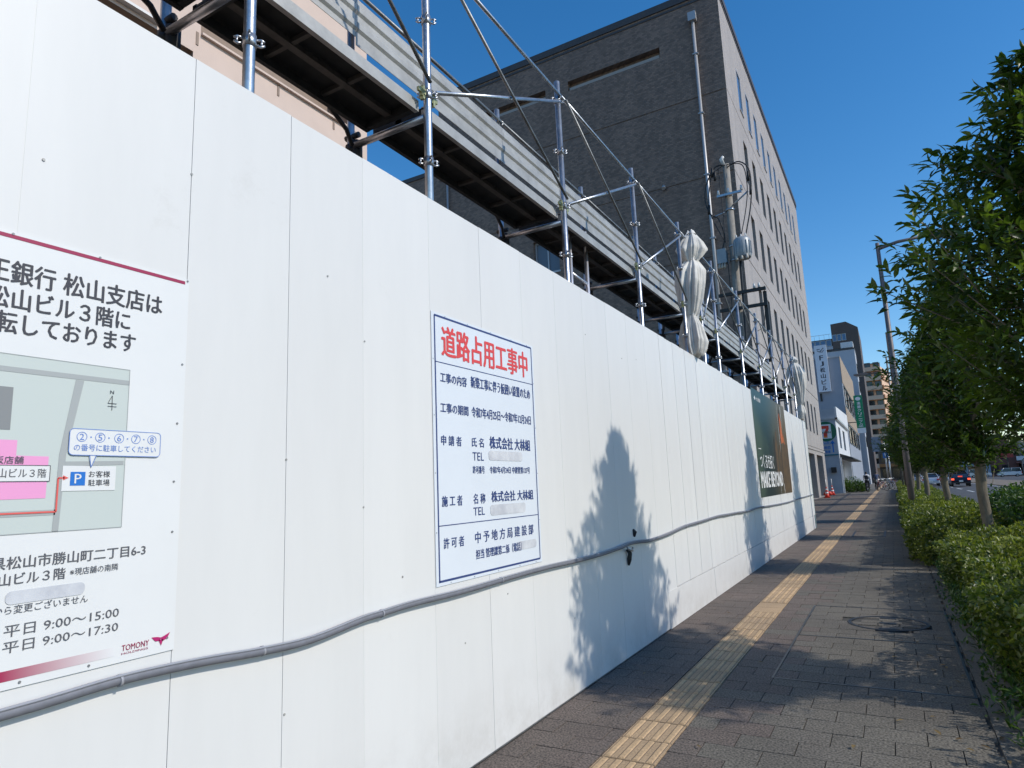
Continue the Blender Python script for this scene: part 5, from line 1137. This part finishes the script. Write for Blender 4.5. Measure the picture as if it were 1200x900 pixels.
def rider(label, x, y, rot, shirt, pack):
    """cyclist seated on a bicycle, seen from behind"""
    t = thing('person', label, 'person', (x, y, 0)); t.rotation_euler.z = rot
    J = {'pel': (0, -.22, .98, .15, .11), 'wst': (0, -.16, 1.14, .13, .10), 'chs': (0, -.06, 1.34, .17, .12), 'nek': (0, .0, 1.50, .06, .06), 'hed': (0, .03, 1.62, .085, .10), 'crn': (0, .03, 1.72, .075, .09)}
    ed = [('pel', 'wst'), ('wst', 'chs'), ('chs', 'nek'), ('nek', 'hed'), ('hed', 'crn')]
    for s, n in ((-1, 'l'), (1, 'r')):
        up_ = s > 0
        J.update({'sh' + n: (s * .19, -.03, 1.43, .06, .06), 'el' + n: (s * .25, .08, 1.20, .042, .042), 'wr' + n: (s * .25, .22, 1.05, .03, .03), 'hd' + n: (s * .25, .28, 1.04, .036, .022),
                  'hp' + n: (s * .10, -.18, .92, .095, .09), 'kn' + n: (s * .13, .12, .66 if up_ else .56, .06, .06), 'an' + n: (s * .12, -.02, .32 if up_ else .18, .04, .04), 'ft' + n: (s * .12, .14, .27 if up_ else .12, .04, .03)})
        ed += [('chs', 'sh' + n), ('sh' + n, 'el' + n), ('el' + n, 'wr' + n), ('wr' + n, 'hd' + n), ('pel', 'hp' + n), ('hp' + n, 'kn' + n), ('kn' + n, 'an' + n), ('an' + n, 'ft' + n)]
    ks = list(J); me = bpy.data.meshes.new('sk'); me.from_pydata([J[k][:3] for k in ks], [(ks.index(a), ks.index(b)) for a, b in ed], [])
    o = bpy.data.objects.new('body_tmp', me); COL.objects.link(o); o.modifiers.new('s', 'SKIN'); su = o.modifiers.new('u', 'SUBSURF'); su.levels = 1; su.render_levels = 1
    for i, k in enumerate(ks): sk = me.skin_vertices[0].data[i]; sk.radius = J[k][3:5]; sk.use_root = (k == 'pel')
    dg = bpy.context.evaluated_depsgraph_get(); dg.update(); nm = bpy.data.meshes.new_from_object(o.evaluated_get(dg)); bpy.data.objects.remove(o)
    nm.materials.clear()
    for m in (SKIN, HAIR, shirt, DARKC): nm.materials.append(m)
    for p in nm.polygons:
        c = p.center; p.use_smooth = True
        if c.z > 1.66 or (c.z > 1.54 and c.y < .03): p.material_index = 1
        elif c.z > 1.50: p.material_index = 0
        elif c.z > 1.03 and not (abs(c.x) > .2 and c.y > .14): p.material_index = 2
        elif abs(c.x) > .2 and c.y > .14 and c.z > .95: p.material_index = 0
        else: p.material_index = 3
    link('body', nm, t, (0, 0, 0))
    if pack: 
        o = MB().prism([(-.14, 1.08), (.14, 1.08), (.16, 1.2), (.13, 1.42), (-.13, 1.42), (-.16, 1.2)], 'y', -.34, -.17).build('backpack', DARKC, t, (0, 0, 0)); mo = o.modifiers.new('bevel', 'BEVEL'); mo.width = .03; mo.segments = 2
bicycle('dark bicycle ridden by the person with the black backpack', -1.95, 63.6, R(-3), (.02, .02, .025)); rider('person in white shirt and black backpack cycling away on the pavement', -1.95, 63.6, R(-3), SHIRTW, True)
bicycle('bicycle ridden by the farther person in navy', -1.35, 70.5, R(4), (.1, .1, .12)); rider('person in navy top cycling further ahead on the pavement', -1.35, 70.5, R(4), NAVC, False)
for k, (x, y, rr_, c) in enumerate(((-.95, 68, .7, (.45, .12, .13)), (-.55, 71, .8, (.3, .3, .32)), (-.2, 74, .6, (.12, .2, .35)), (-.75, 77, .8, (.5, .5, .48)), (.05, 80, .7, (.35, .08, .08)))):
    bicycle(['red parked bicycle nearest the riders', 'grey parked bicycle second in the row', 'blue parked bicycle amid the row', 'white parked bicycle further back in the row', 'dark red parked bicycle at the far end of the row'][k], x, y, rr_, c, 'bicycles parked at the pavement edge')

# dry leaves blown along the kerb
g = np.random.default_rng(77); k = 130
P = np.stack([.42 - np.abs(g.normal(0, .22, k)), g.uniform(3.2, 14, k), np.full(k, .012)], 1); P[:25, 0] = g.uniform(-1.9, .3, 25)
D = unit(np.stack([g.normal(0, 1, k), g.normal(0, 1, k), np.abs(g.normal(0, .08, k))], 1))
o = link('fallen_leaves', leaf_mesh('fallen_leaves', P, D, np.tile([0, 0, 1.], (k, 1)), g.uniform(.03, .07, k), g.uniform(.012, .024, k), leaf_mat('dry_leaf', (.10, .06, .025), (.22, .15, .05), .7, .1), .12)); tag(o, 'scattered dry leaves on the pavement near the kerb', 'leaves', kind='stuff')
